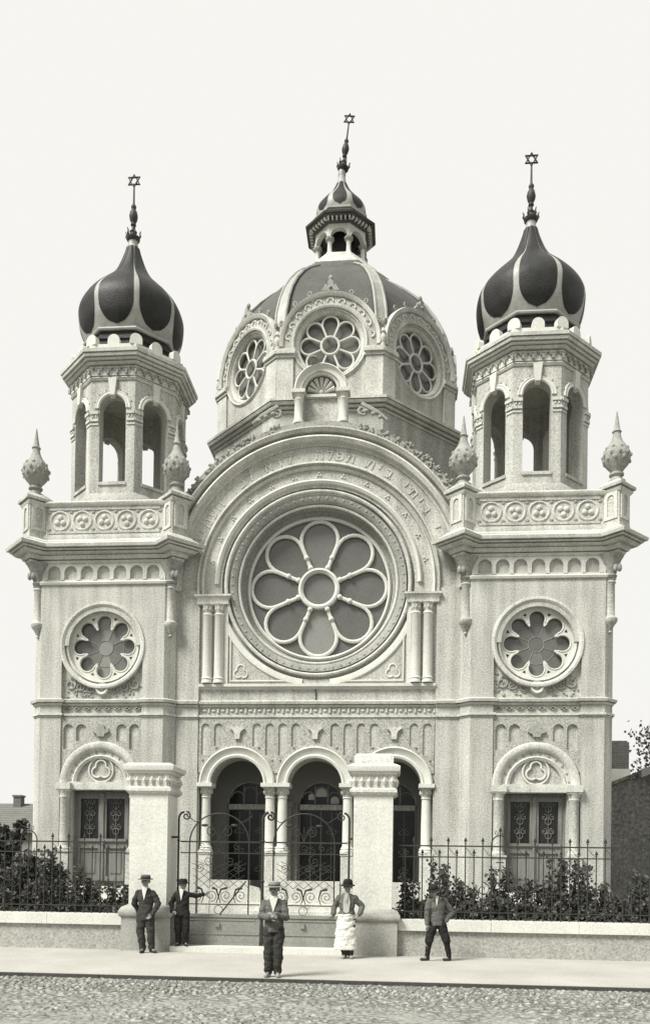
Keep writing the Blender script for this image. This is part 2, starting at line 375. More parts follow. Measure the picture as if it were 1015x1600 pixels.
# parapets between the pedestals, stair gap to the right of the first
for (a, b_, hook) in ((-3.0, -1.86, 1), (-.76, .76, 0), (1.5, 3.0, 0)):
    o_ = [(a, .0), (b_+.42*hook, .0), (b_+.42*hook, .72)]+([(b_+.28, .95), (b_, 1.04)] if hook else [])+[(b_, 1.18), (a, 1.18)]
    part('porch_parapet', MB().plate(o_, [], WY-.06, WY+.2), 'trim')
pb = MB().box(-3.4, 3.4, WY, 2.9, .0, .70)
part('porch_floor', pb, 'stone')
part('porch_step', MB().box(-2.0, 2.0, WY-1.5, WY-.06, 0, .18).box(-1.9, 1.9, WY-1.15, WY-.06, .18, .36).box(-1.8, 1.8, WY-.8, WY-.06, .36, .54), 'trim')
# porch interior
bwy = 2.55
doors = []
dh = []
for cx in (-2.26, 0, 2.26): dh.append([(cx-.73, .7), (cx+.73, .7)]+arcpts(cx, 3.55, .73, 0, 180, 16))
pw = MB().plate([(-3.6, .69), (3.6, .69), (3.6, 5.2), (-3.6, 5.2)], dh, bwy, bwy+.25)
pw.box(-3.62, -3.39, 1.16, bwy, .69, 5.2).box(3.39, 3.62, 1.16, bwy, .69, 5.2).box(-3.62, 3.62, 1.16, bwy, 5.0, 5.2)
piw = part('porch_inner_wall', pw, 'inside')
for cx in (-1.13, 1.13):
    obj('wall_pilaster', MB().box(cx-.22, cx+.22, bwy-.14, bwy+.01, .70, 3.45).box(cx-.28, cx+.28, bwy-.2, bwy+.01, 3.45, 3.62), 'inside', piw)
def scroll(cx, cz, r, turns, a0, sgn=1, n=26):
    return [(cx+r*(1-.85*i/n)*cos(R(a0)+sgn*turns*2*pi*i/n), cz+r*(1-.85*i/n)*sin(R(a0)+sgn*turns*2*pi*i/n)) for i in range(n+1)]
for cx in (-2.26, 0, 2.26):
    y = bwy+.08
    fr = MB()
    fr.box(cx-.73, cx-.66, y, y+.1, .7, 3.56).box(cx+.66, cx+.73, y, y+.1, .7, 3.56).box(cx-.66, cx+.66, y-.02, y+.1, 3.36, 3.55)
    fr.box(cx-.02, cx+.02, y, y+.08, .7, 3.36).box(cx-.56, cx+.56, y+.005, y+.08, .7, 1.15)
    d = part('porch_door', fr, 'wood')
    obj('door_glass', MB().box(cx-.67, cx+.67, y+.04, y+.06, 1.1, 3.4), 'glass_k', d)
    for s in (-1, 1):
        g = MB(); c2 = cx+s*.33
        for zc in (1.5, 2.1, 2.7):
            for q in (-1, 1):
                g.tube([(a, y+.02, z_) for a, z_ in scroll(c2+q*.09, zc, .11, 1.3, 90, q)], .009, 4)
        g.tube([(c2, y+.02, 1.15), (c2, y+.02, 3.3)], .01, 4)
        obj('door_grille', g, 'wood_light', d)
    g = MB()
    g.box(cx-.66, cx+.66, y-.05, y-.021, 3.38, 3.54)
    for x in range(9): g.ball((cx-.5+x*.125, y-.05, 3.46), (.04, .03, .045), 6, 4)
    obj('transom_ornament', g, 'trim', d)
    lf = MB().arc(cx, 3.55, [(.73, y), (.73, y+.1), (.67, y+.1), (.67, y)], 0, 180, 20)
    lf.tube([(cx-.2, y+.04, 3.55), (cx-.2, y+.04, 4.13)], .025, 6).tube([(cx+.2, y+.04, 3.55), (cx+.2, y+.04, 4.13)], .025, 6)
    for q in (-.4, 0, .4): lf.arc(cx+q, 3.75 if q else 3.9, torus_prof(.2, y+.04, .018, 6), 0, 180, 12)
    l = part('lunette_window', lf, 'wood_light')
    obj('lunette_glass', MB().plate([(cx-.70, 3.55)]+[(cx+.70, 3.55)]+arcpts(cx, 3.55, .70, 0, 180, 16)[1:-1], [], y+.05, y+.06), 'glass_k', l)
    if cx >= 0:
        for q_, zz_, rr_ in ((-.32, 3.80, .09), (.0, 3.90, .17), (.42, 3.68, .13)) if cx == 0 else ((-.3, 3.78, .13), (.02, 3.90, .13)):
            obj('pane_reflection', MB().plate([(cx+q_-rr_, zz_-.1), (cx+q_+rr_, zz_-.1)]+arcpts(cx+q_, zz_, rr_, 0, 180, 10), [], y+.04, y+.049), 'cl_white', l)  # white plates stand in for sky reflections on the dark glass

# --- rose window (deep funnel reveal)
RZ = 9.78; GY = 1.0
rw = MB()
rw.arc(0, RZ, [(2.12, GY+.1), (2.12, GY-.12), (2.2, GY-.16), (2.24, GY-.2), (2.24, WY+.26), (2.31, WY+.2), (2.35, WY+.2), (2.35, WY+.07), (2.42, WY+.0), (2.56, WY-.02), (2.56, WY+.1), (2.60, WY+.1), (2.60, GY+.1)], n=72)
rfr = part('rose_window', rw, 'weather')
rr = MB().arc(0, RZ, torus_prof(2.66, WY-.04, .055), n=80).arc(0, RZ, torus_prof(2.30, WY+.12, .045), n=80)
obj('ring_moulding', rr, 'trim', rfr)
obj('ring_groove', MB().arc(0, RZ, [(2.58, WY+.06), (2.58, WY+.12), (2.80, WY+.12), (2.80, WY+.06)], n=72), 'weather', rfr)
for a0_, a1_ in ((186, 262), (278, 354)):
    part('curved_fillet', MB().arc(0, RZ, [(2.80, WY), (2.80, WY-.03), (2.84, WY-.045), (2.97, WY-.045), (3.0, WY)], a0_, a1_, 30), 'light')
rr = MB().arc(0, RZ, [(2.03, GY), (2.03, GY-.16), (2.08, GY-.2), (2.13, GY-.16), (2.13, GY)], n=72)
rr.arc(0, RZ, [(.47, GY), (.47, GY-.14), (.54, GY-.2), (.60, GY-.18), (.62, GY-.1), (.62, GY)], n=36)
def petal_wheel(mb, cx, cz, y, Ro, hub, t, ph=90, n=8, nub=True):
    sn = sin(pi/n); rho = (Ro)/(1+sn); rl = rho*sn
    for k in range(n):
        a = R(ph)+2*pi*k/n; c = (cx+rho*cos(a), cz+rho*sin(a))
        pts = []
        aa = a-pi/n-pi/2; sweep_ = pi+2*pi/n
        e = .0
        q0 = a-pi/n; pts.append((cx+hub*cos(q0+.0), y, cz+hub*sin(q0)))
        for i in range(15):
            th = a-(pi/2+pi/n)+ (pi+2*pi/n)*i/14
            pts.append((c[0]+rl*.985*cos(th), y, c[1]+rl*.985*sin(th)))
        q1 = a+pi/n; pts.append((cx+hub*cos(q1), y, cz+hub*sin(q1)))
        mb.tube(pts, t, 8, flat=.9)
        if nub:
            for rr_ in (hub+.06, hub+(rho-hub)*.45):
                mb.ball((cx+rr_*cos(q0), y-.02, cz+rr_*sin(q0)), t*1.5, 8, 6)
petal_wheel(rr, 0, RZ, GY-.1, 2.0, .6, .058)
obj('tracery', rr, 'light', rfr)
def glass_disc(cx, cz, y, Ro, hub, n, seq, ph=90, mats=('glass_a', 'glass_b', 'glass_c'), name='stained_glass', parent=None, ring=None):
    g = MB(); rads = [hub]+([ring] if ring else [])+[Ro]
    for k in range(n):
        a0 = R(ph)-pi/n+2*pi*k/n; m = seq[k % len(seq)]
        for j in range(len(rads)-1):
            vs = []
            for i in range(7):
                a = a0+2*pi/n*i/6
                vs += [(cx+rads[j]*cos(a), y, cz+rads[j]*sin(a)), (cx+rads[j+1]*cos(a), y, cz+rads[j+1]*sin(a))]
            g.add(vs, [(2*i, 2*i+1, 2*i+3, 2*i+2) for i in range(6)], m if j == 0 else (m))
    g.add([(cx+hub*cos(2*pi*i/24), y, cz+hub*sin(2*pi*i/24)) for i in range(24)], [tuple(range(24))], seq[0])
    return obj(name, g, [M[q] for q in mats], parent, recalc=False)
glass_disc(0, RZ, GY-.04, 2.06, .5, 8, [0, 1, 1, 1, 2, 1, 1, 1], parent=rfr)
bl = MB()
for k in range(0):
    a = R(90+45*k)
    for rr_ in (1.1, 1.5):
        bl.tube([(rr_*cos(a-.36*min(1, .8)), GY-.055, RZ+rr_*sin(a-.3)), (rr_*cos(a+.3), GY-.055, RZ+rr_*sin(a+.3))], .008, 4)
for k in range(8):
    a = pi/8+k*pi/4; dk = MB().plate([(1.52*cos(a), RZ+1.52*sin(a))]+[(2.03*cos(a+t), RZ+2.03*sin(a+t)) for t in (-.26, -.13, 0, .13, .26)], [], GY-.06, GY-.045)
    obj('spandrel_glass', dk, 'glass_b', rfr)
# textured band beads inside the funnel
b = MB()
for i in range(64):
    a = 2*pi*i/64; b.ball((2.49*cos(a), WY+.0, RZ+2.49*sin(a)), (.05, .03, .05), 6, 5)
obj('bead_band', b, 'weather', rfr)
# square label of mouldings: sill, twin colonnettes, spandrels
part('rose_sill', MB().sweep([(-3.42, WY), (3.42, WY)], [(0, 6.70), (.05, 6.72), (.06, 6.76), (.12, 6.78), (.12, 6.86), (0, 6.88)]), 'light')
part('sill_crack_pipe', MB().tube([(-.02, WY-.03, 6.72), (0, WY-.03, 6.68), (0, WY-.03, 6.4)], .014, 5), 'iron', wall)
for s in (-1, 1):
    for q in (2.84, 3.18):
        b = MB().lathe([(.165, 0), (.165, .05), (.145, .09), (.165, .13), (.14, .17), (.138, .2), (.134, 1.95), (.155, 1.98), (.135, 2.02)], s*q, WY-.06, 6.88, 14)
        o = part('twin_colonnette', b, 'light')
        c = MB().lathe([(.11, 0), (.12, .08), (.15, .22), (.18, .26)], s*q, WY-.06, 8.9, 12)
        for i in range(8): c.ball((s*q+cos(i*pi/4)*.12, WY-.06+sin(i*pi/4)*.12, 9.04), (.035, .035, .08), 6, 5)
        obj('capital', c, 'trim', o)
    x0, x1 = sorted((s*2.6, s*3.46))
    part('twin_impost', MB().sweep([(x0, WY+.05), (x0, WY-.1), (x1, WY-.1), (x1, WY+.05)], [(0, 9.16), (.03, 9.18), (.03, 9.3), (.08, 9.38), (.1, 9.4), (.1, 9.45), (0, 9.46)]).box(x0, x1, WY-.1, WY+.05, 9.16, 9.46), 'trim')
    # flat frame strip beside the colonnettes and curved fillet below
    part('label_strip', MB().box(*sorted((s*2.58, s*2.70)), WY-.05, WY, 6.88, 9.16), 'light')
    tri = [(s*2.56, 6.92), (s*2.56, 8.15)]+[(s*2.72*cos(R(a)), RZ-2.72*sin(R(a))) for a in range(38, 72, 4)]
    fl = MB().tube([(x_, WY-.02, z_) for x_, z_ in [(s*.9, 6.95), (s*2.5, 6.95), (s*2.5, 8.35)]], .03, 6)
    part('spandrel_moulding', fl, 'light')
    b = MB()
    for k in range(3): b.arc(s*2.2+.1*cos(R(90+120*k)), 7.22+.1*sin(R(90+120*k)), torus_prof(.11, WY-.01, .022, 6), R(1)*0+(90+120*k)-110, (90+120*k)+110, 14)
    part('spandrel_trefoil', b, 'light')
# --- big round arch over the rose: mouldings, inscription band, leafy crest
A0, A1 = -5, 185
ga = MB().arc(0, RZ, [(3.30, WY), (3.30, WY-.05), (3.36, WY-.11), (3.39, WY-.02), (3.43, WY-.02), (3.45, WY-.13), (3.50, WY-.12), (3.52, WY)], A0, A1, 80)
part('arch_moulding', ga, 'trim')
part('arch_moulding', MB().arc(0, RZ, [(3.98, WY), (3.98, WY-.04), (4.04, WY-.06), (4.07, WY-.2), (4.16, WY-.26), (4.22, WY-.22), (4.235, WY-.04), (4.31, WY-.04), (4.32, WY-.22), (4.40, WY-.3), (4.44, WY-.3), (4.46, WY)], -3, 183, 80), 'trim')
part('arch_moulding', MB().arc(0, RZ, [(2.86, WY), (2.88, WY-.06), (2.95, WY-.10), (3.0, WY-.06), (3.02, WY)], 0, 180, 80), 'light')
b = MB()
for i in range(13):
    a = R(12+13*i); cxx, czz = 3.15*cos(a), RZ+3.15*sin(a)
    for k in range(3): b.ball((cxx+.05*cos(a+2.1*k), WY-.01, czz+.05*sin(a+2.1*k)), (.032, .03, .032), 6, 5)
    b.ball((3.15*cos(a+.11), WY, RZ+3.15*sin(a+.11)), (.02, .02, .02), 6, 4)
part('rosette_band', b, 'trim')
cr = MB().arc(0, RZ, [(4.46, WY-.02), (4.46, WY+.6), (4.78, WY+.6), (4.82, WY+.3), (4.72, WY-.02)], 22, 158, 60)
crest = part('arch_crest', cr, 'weather')
b = MB(); random.seed(11)
for i in range(250):
    a = R(random.uniform(22, 76) if i % 2 else random.uniform(104, 158)); r_ = random.uniform(4.5, 4.76)
    b.ball((r_*cos(a), WY-.03, RZ+r_*sin(a)), (random.uniform(.03, .08), .05, random.uniform(.03, .06)), 6, 5, rot=Matrix.Rotation(random.uniform(0, 3), 4, 'Y'))
obj('crest_leaves', b, 'weather', crest)
for s in (-1, 1):
    b = MB().tube([(s*(.98+q[0]), WY-.1, 14.72+q[1]) for q in scroll(.25, 0, .17, 1.6, 90, -1)], .045, 7)
    b.tube([(s*x_, WY-.1, z_) for x_, z_ in ((1.2, 14.9), (1.4, 14.78), (1.7, 14.62), (1.95, 14.42))], [.07, .09, .07, .04], 7)
    for q in ((1.35, 14.68), (1.55, 14.6), (1.75, 14.5)): b.ball((s*q[0], WY-.14, q[1]), (.08, .05, .06), 7, 5)
    obj('crest_volute', b, 'weather', crest)
# relief letters round the arch: read right to left
TXT = 'כי ביתי בית תפלה יקרא לכל העמים'
n_ = len(TXT); a_s, a_e = 20, 160
for i, ch in enumerate(TXT):
    if ch == ' ': continue
    a = a_s+(a_e-a_s)*i/(n_-1)
    cu = bpy.data.curves.new('letter', 'FONT'); cu.body = ch; cu.size = .42; cu.extrude = .014; cu.align_x = 'CENTER'
    to = bpy.data.objects.new('tmp', cu); C.objects.link(to)
    dg = bpy.context.evaluated_depsgraph_get(); me = bpy.data.meshes.new_from_object(to.evaluated_get(dg)); bpy.data.objects.remove(to)
    ct = Vector((3.60*cos(R(a)), WY-.006, RZ+3.60*sin(R(a))))
    me.transform(Matrix.Translation(ct) @ Matrix.Rotation(R(90-a), 4, 'Y') @ Matrix.Rotation(R(90), 4, 'X'))
    me.materials.clear(); me.materials.append(M['trim']); me.name = 'letter'
    lo = bpy.data.objects.new('letter', me); C.objects.link(lo); lo.parent = wall
NY = WY+.33
# --- shell niche standing on the arch
nz0 = 15.52
ae = MB()
ae.plate([(-.76, 14.4), (.76, 14.4), (.76, nz0)]+arcpts(0, nz0, .74, 0, 180, 24)[1:-1]+[(-.76, nz0)], [[(-.48, 14.6), (.48, 14.6)]+arcpts(0, nz0, .48, 0, 180, 20)], NY-.02, NY+.7)
ae.box(-.55, .55, NY+.14, NY+.3, 14.5, 16.0)
aed = part('gable_niche', ae, 'plaster')
obj('niche_arch', MB().arc(0, nz0, [(.48, NY), (.48, NY-.10), (.52, NY-.14), (.54, NY-.03), (.57, NY-.03), (.58, NY-.10), (.69, NY-.12), (.75, NY-.2), (.79, NY-.16), (.79, NY)], 0, 180, 30), 'light', aed)
sh = MB()
for i in range(7):
    a = R(15+25*i); sh.tube([(.1*cos(a), NY+.12, nz0+.03+.1*sin(a)), (.27*cos(a), NY+.06, nz0+.03+.27*sin(a)), (.41*cos(a), NY+.04, nz0+.03+.41*sin(a))], [.03, .05, .075], 8)
sh.ball((0, NY+.1, nz0+.04), .08, 8, 6)
obj('niche_shell', sh, 'trim', aed)
obj('niche_band', MB().box(-.5, .5, NY+.04, NY+.16, nz0-.1, nz0-.02), 'light', aed)
for s in (-1, 1):
    o = MB().lathe([(.17, 0), (.17, .05), (.15, .1), (.13, .14), (.125, .66), (.15, .70), (.13, .74), (.17, .85)], s*.65, NY-.08, 14.55, 14)
    obj('niche_column', o, 'light', aed)
    obj('niche_capital', MB().box(s*.65-.2, s*.65+.2, NY-.28, NY+.1, 15.405, 15.515), 'trim', aed)
obj('hanging_lamp', MB().lathe([(.03, -.1), (.12, -.05), (.05, 0), (.11, .03), (.14, .05), (.11, .08)], -.22, NY-.2, 16.36, 12), 'weather', aed)

# --- corner towers
def tower(cx, s):
    TT = Tm(cx)
    H = 2.1; q = 1.83
    def plan(n0): return [(-q, 0), (-1.2, 0)]+n0+[(1.2, 0), (q, 0), (H, .27), (H, 4.1), (q, 4.37), (-q, 4.37), (-H, 4.1), (-H, .27)]
    nA = [(-1.2, .12), (-.86, .12), (-.86, .42), (.86, .42), (.86, .12), (1.2, .12)]; nB = [(-1.2, .12), (1.2, .12)]
    nC = [(-1.2, .12), (-1.06, .12), (-1.06, .42), (1.06, .42), (1.06, .12), (1.2, .12)]
    b = MB(TT).prism(plan(nA), 0, 3.72).prism(plan(nB), 3.72, 6.80).prism(plan(nC), 6.80, 9.06).prism(plan(nB), 9.06, 9.74)
    lo = arcpts(0, 7.93, 1.0, 180, 360, 30)
    b.plate([(-1.06, 6.79), (1.06, 6.79), (1.06, 7.93)]+lo[::-1]+[(-1.06, 7.93)], [], .115, .16)
    up = [(1.2, 7.93), (1.0, 7.93)]+arcpts(0, 7.93, 1.0, 0, 180, 30)[1:-1]+[(-1.0, 7.93), (-1.2, 7.93), (-1.2, 9.74), (1.2, 9.74)]
    b.plate(up, [], .0, .13)
    tw = part('tower', b, 'plaster')
    obj('plinth', MB(TT).sweep([(-H, 1.5), (-H, .27), (-q, 0), (-.9, 0)], [(-.1, 0), (.06, 0), (.06, 1.0), (0, 1.08), (-.1, 1.08)]).sweep([(.9, 0), (q, 0), (H, .27), (H, 1.5)], [(-.1, 0), (.06, 0), (.06, 1.0), (0, 1.08), (-.1, 1.08)]), 'stone', tw)
    fullp = [(-H, 4.0), (-H, .27), (-q, 0), (-1.2, 0), (-1.2, .10), (1.2, .10), (1.2, 0), (q, 0), (H, .27), (H, 4.0)]
    obj('string_course', MB(TT).sweep(fullp, sp), 'trim', tw); obj('string_course', MB(TT).sweep(fullp, sp2), 'trim', tw)
    fr = MB(TT)
    for i in range(8):
        x_ = -1.05+i*.3; fr.box(x_-.09, x_+.09, .06, .12, 6.08, 6.12).box(x_-.03, x_+.03, .06, .12, 6.05, 6.15)
    obj('frieze_beads', fr, 'weather', tw)
    # blind arcade over the portal
    po = [(1.2, 5.84), (-1.2, 5.84), (-1.2, 4.3)]+[(1.22*cos(R(a)), 3.92+1.22*sin(R(a))) for a in range(160, 19, -7)]+[(1.2, 4.3)]
    hs = []
    for x_ in (-.98, -.6, .6, .98):
        zb = max(3.92+sqrt(max(0, 1.26**2-(abs(x_)-.12)**2))+.08, 4.6)
        hs.append(archhole(x_, .15, zb, 5.50, 8))
    obj('blind_arcade', MB(TT).plate(po, hs, .05, .125), 'rough', tw)
    ct = MB(TT).plate([(-.10, 5.28), (.10, 5.28), (.12, 5.36), (.25, 5.42), (.22, 5.52), (.12, 5.48), (.1, 5.60), (0, 5.66), (-.1, 5.60), (-.12, 5.48), (-.22, 5.52), (-.25, 5.42), (-.12, 5.36)], [], -.03, .08)
    obj('cartouche', ct, 'weather', tw)
    # leaf ornament under the round window
    random.seed(21+s)
    for side in (-1, 1):
        lv = MB(TT)
        for k in range(3):
            x_ = side*(.38+.29*k); z_ = 6.68+.07*k
            lv.tube([(a_, .09, b__) for a_, b__ in scroll(x_, z_, .13+.03*k, 1.4, 90, side)], .025, 5)
        for k in range(26):
            x_ = side*random.uniform(.3, 1.15); zt = 7.93-sqrt(max(0, 1.25**2-x_*x_))
            lv.ball((x_, .11, random.uniform(6.45, max(6.5, zt-.08))), (random.uniform(.03, .06), .03, random.uniform(.02, .05)), 6, 4)
        obj('leaf_relief', lv, 'weather', tw)
    obj('medallion', MB(TT).arc(0, 6.68, [(0.001, .12), (0.001, .06), (.09, .05), (.11, -.0), (.17, -.02), (.19, .06), (.19, .12)], n=24).ball((0, .03, 6.68), (.06, .04, .06), 8, 6), 'light', tw)
    # top string, arched frieze
    cp = [(-H, 4.0), (-H, .27), (-q, 0), (q, 0), (H, .27), (H, 4.0)]
    obj('string_course', MB(TT).sweep(cp, [(-.05, 9.68), (.05, 9.70), (.07, 9.76), (.05, 9.80), (-.05, 9.82)]), 'light', tw)
    hs = [archhole(-1.47+.49*i, .19, 9.86, 10.07, 10) for i in range(7)]
    ff = MB(TT).plate([(-q, 9.80), (q, 9.80), (q, 10.34), (-q, 10.34)], hs, -.0, .12)
    ff.prism([(-q, .11), (q, .11), (H, .28), (H, 4.1), (-H, 4.1), (-H, .28)], 9.73, 11.2)
    for i in range(8): ff.box(-1.715+.49*i-.05, -1.715+.49*i+.05, -.03, .02, 9.83, 9.88)
    obj('arched_frieze', ff, 'trim', tw)
    # cornice with diamond corners
    d = .40
    def cpath(off=0, dd=d):
        e = off
        return [(-H, 4.3), (-H, .05+dd), (-H-dd, .05), (-H, .05-dd), (-H+dd-.05, 0), (H-dd+.05, 0), (H, .05-dd), (H+dd, .05), (H, .05+dd), (H, 4.3)]
    co = MB(TT).sweep(cpath(dd=.22), layers(-.3, [(10.33, 10.40, .02, .05), (10.425, 10.52, .09, .14)]))
    co.sweep(cpath(), layers(-.3, [(10.545, 10.62, .12, .20), (10.65, 10.69, .24, .26), (10.715, 10.80, .33, .35), (10.825, 10.91, .26, .16), (10.935, 11.02, .12, .04)]))
    for k in (-H, H):
        co.prism([(k-.42, .05), (k, -.37), (k+.42, .05), (k, .47)], 10.52, 11.04)
    cn = part('cornice', co, 'trim')
    # corner colonnettes with consoles above and drops below
    for k in (-1, 1):
        px_, py_ = k*1.98, .11
        cb = MB(TT).lathe([(.0, 0), (.05, .04), (.035, .09), (.08, .16), (.12, .24), (.17, .3), (.2, .36), (.2, .42), (.14, .47), (.125, .5), (.12, 1.38), (.15, 1.42), (.12, 1.47), (.16, 1.52)], px_, py_, 8.16, 16)
        cc_ = part('corner_colonnette', cb, 'plaster')
        cb = MB(TT).lathe([(.14, 0), (.18, .06), (.15, .1), (.2, .3), (.3, .52), (.36, .62)], px_, py_, 9.70, 12)
        for a in range(6): cb.ball((px_+.2*cos(a*pi/3+k), py_+.2*sin(a*pi/3), 9.95), (.07, .07, .12), 7, 5)
        obj('console', cb, 'weather', cc_)
    # parapet with trefoil roundels
    pp = cpath(dd=.32)
    pa = MB(TT).sweep(pp, [(-.22, 11.0), (.04, 11.02), (.04, 11.12), (.0, 11.2), (0, 11.98), (-.22, 11.98)])
    pa.box(-1.65, 1.65, -.028, .02, 11.2, 11.27).box(-1.65, 1.65, -.028, .02, 11.88, 11.98)
    par = part('parapet', pa, 'plaster')
    obj('parapet_coping', MB(TT).sweep(pp, [(-.24, 11.975), (.05, 11.98), (.10, 12.05), (.10, 12.09), (.02, 12.15), (-.24, 12.15)]), 'trim', par)
    obj('terrace', MB(TT).box(-H, H, .1, 4.3, 11.1, 11.25), 'stone', par)
    for i in range(5):
        x_ = -1.32+.66*i; up_ = 1 if i % 2 == 0 else -1
        rb = MB(TT).arc(x_, 11.575, torus_prof(.27, -.0, .035, 7), n=28)
        for k in range(3):
            a = R(90*up_+120*k); rb.ball((x_+.1*cos(a), .0, 11.575+.1*sin(a)), (.085, .06, .085), 9, 6)
        obj('trefoil_roundel', rb, 'trim', par)
    pn = MB(TT)
    for i in range(6):
        for zz in (11.32, 11.83): pn.ball((-1.65+.66*i, -.0, zz), (.07, .03, .05), 7, 4)
    obj('parapet_leaves', pn, 'weather', par)
    for k in (-1, 1):
        T2 = Tm(cx+k*H, .05, 0, 45)
        pd = MB(T2).box(-.26, .26, -.26, .26, 11.0, 12.2)
        pd.prism([(-.38, -.38), (.38, -.38), (.38, .38), (-.38, .38)], 12.12, 12.2)
        pz = [(.38, 12.2), (.2, 12.36)]
        pd.add([(-.38, -.38, 12.2), (.38, -.38, 12.2), (.38, .38, 12.2), (-.38, .38, 12.2), (-.2, -.2, 12.36), (.2, -.2, 12.36), (.2, .2, 12.36), (-.2, .2, 12.36)], [(0, 1, 2, 3), (0, 1, 5, 4), (1, 2, 6, 5), (2, 3, 7, 6), (3, 0, 4, 7), (4, 5, 6, 7)])
        pe = part('corner_pedestal', pd, 'plaster')
        nb = MB(T2)
        for T3 in (0, 1):
            loc = MB(T2 @ Matrix.Rotation(-pi/2*T3*1, 4, 'Z'))
            loc.plate([(-.2, 11.25), (.2, 11.25), (.2, 12.0), (-.2, 12.0)], [archhole(0, .1, 11.33, 11.82, 8)], -.29, -.255)
            b0 = len(nb.v); nb.v += loc.v; nb.f += [tuple(b0+i for i in f) for f in loc.f]; nb.m += loc.m
        obj('pedestal_panel', nb, 'trim', pe)
        un = MB(TT).lathe([(.24, 0), (.24, .06), (.16, .1), (.14, .18), (.2, .22), (.2, .26), (.15, .3), (.2, .38), (.32, .52), (.375, .7), (.36, .85), (.28, 1.0), (.18, 1.14), (.12, 1.28), (.10, 1.4), (.13, 1.44), (.09, 1.5), (.06, 1.68), (.012, 2.02)], k*H, .05, 12.32, 18)
        uo = part('urn_finial', un, 'weather')
        ul = MB(TT)
        for r_, zc_, nn in ((.35, .62, 10), (.37, .76, 10), (.31, .92, 9)):
            for i in range(nn):
                a = 2*pi*(i+.5*(zc_ == .76))/nn; ul.ball((k*H+r_*cos(a), .05+r_*sin(a), 12.32+zc_), (.05, .05, .062), 6, 5)
        obj('urn_leaves', ul, 'weather', uo)
    # round window
    rz = 7.93
    fr = MB(TT).arc(0, rz, [(1.0, .36), (1.0, .12), (1.03, .04), (1.07, .02), (1.08, .09), (1.115, .09), (1.13, -.01), (1.19, -.05), (1.25, -.045), (1.27, .0), (1.27, .12)], n=56)
    fo = part('round_window', fr, 'trim')
    # pierced plate with eight lobes
    ho = []
    for k in range(8):
        a = pi/2+2*pi*k/8
        for i in range(13):
            th = a-R(118)+R(236)*i/12; ho.append((.70*cos(a)+.215*cos(th), rz+.70*sin(a)+.215*sin(th)))
        a2 = a+pi/8; ho.append((.525*cos(a2-.03), rz+.525*sin(a2-.03))); ho.append((.525*cos(a2+.03), rz+.525*sin(a2+.03)))
    tri = []
    for k in range(8):
        a = pi/2+pi/8+2*pi*k/8; tri.append([(.90*cos(a-.07), rz+.90*sin(a-.07)), (.90*cos(a+.07), rz+.90*sin(a+.07)), (.81*cos(a), rz+.81*sin(a))])
    obj('tracery', MB(TT).plate(circ(0, rz, 1.02, 56), [ho]+tri, .17, .25), 'light', fo)
    pr_ = MB(TT)
    for k in range(8):
        a = pi/2+2*pi*k/8; pr_.arc(.70*cos(a), rz+.70*sin(a), torus_prof(.235, .17, .022, 5), math.degrees(a)-118, math.degrees(a)+118, 14)
    obj('tracery_roll', pr_, 'light', fo)
    glass_disc(cx, rz, .31, 1.0, .22, 8, [2, 1, 1, 0, 2, 0, 1, 0] if s < 0 else [1, 1, 1, 1, 0, 1, 1, 0], parent=fo)
    le = MB(TT).arc(0, rz, torus_prof(.22, .30, .008, 4), n=24).arc(0, rz, torus_prof(.56, .30, .006, 4), n=32)
    for k in range(8):
        a = pi/2+pi/8+2*pi*k/8; le.tube([(.22*cos(a), .30, rz+.22*sin(a)), (.53*cos(a), .30, rz+.53*sin(a))], .008, 4)
    obj('leading', le, 'metal_rib', fo)
    # portal: pilaster columns, lintel, arch, tympanum
    pt = MB(TT).box(-1.2, 1.2, -.03, .13, 3.74, 3.90)
    pt.arc(0, 3.92, [(.72, .12), (.72, .04), (.80, .0), (.84, .05), (.94, .05), (.98, -.02), (1.10, -.07), (1.18, -.05), (1.22, .02), (1.22, .12)], 0, 180, 32)
    pt.box(-.92, .92, .0, .13, 3.9, 3.97)
    po_ = part('portal', pt, 'trim')
    for k in (-1, 1):
        pb_ = MB(TT).lathe([(.19, 0), (.19, .06), (.15, .1), (.14, .16), (.135, 1.5), (.155, 1.54), (.14, 1.6)], k*1.03, -.0, 1.98, 16)
        c_ = obj('portal_column', pb_, 'plaster' if k > -9 else 0, po_)
        obj('portal_capital', MB(TT).lathe([(.14, 0), (.16, .08), (.2, .16)], k*1.03, 0, 3.56, 14).box(k*1.03-.19, k*1.03+.19, -.17, .13, 3.70, 3.74).box(k*1.03-.21, k*1.03+.21, -.19, .13, 3.74+.003, 3.93), 'trim', po_)
        obj('portal_pedestal', MB(TT).box(k*1.03-.2, k*1.03+.2, -.16, .13, 0, 1.92).box(k*1.03-.22, k*1.03+.22, -.19, .13, 1.92, 1.985), 'plaster', po_)
    tf = MB(TT).arc(0, 4.32, torus_prof(.36, .09, .03, 6), n=28)
    for k in range(3):
        a = 90+120*k; tf.arc(.13*cos(R(a)), 4.32+.13*sin(R(a)), torus_prof(.15, .08, .03, 6), a-105, a+105, 16)
    obj('tympanum_trefoil', tf, 'light', po_)
    st = MB(TT)
    for i in range(12):
        a = R(8+15*i); st.ball((.9*cos(a), .05, 3.92+.9*sin(a)), (.04, .03, .04), 6, 4)
    obj('arch_studs', st, 'weather', po_)
    # double door
    dy = .30
    d_ = MB(TT).box(-.86, -.76, dy, .41, 1.05, 3.70).box(.76, .86, dy, .41, 1.05, 3.70).box(-.76, .76, dy, .41, 3.62, 3.70)
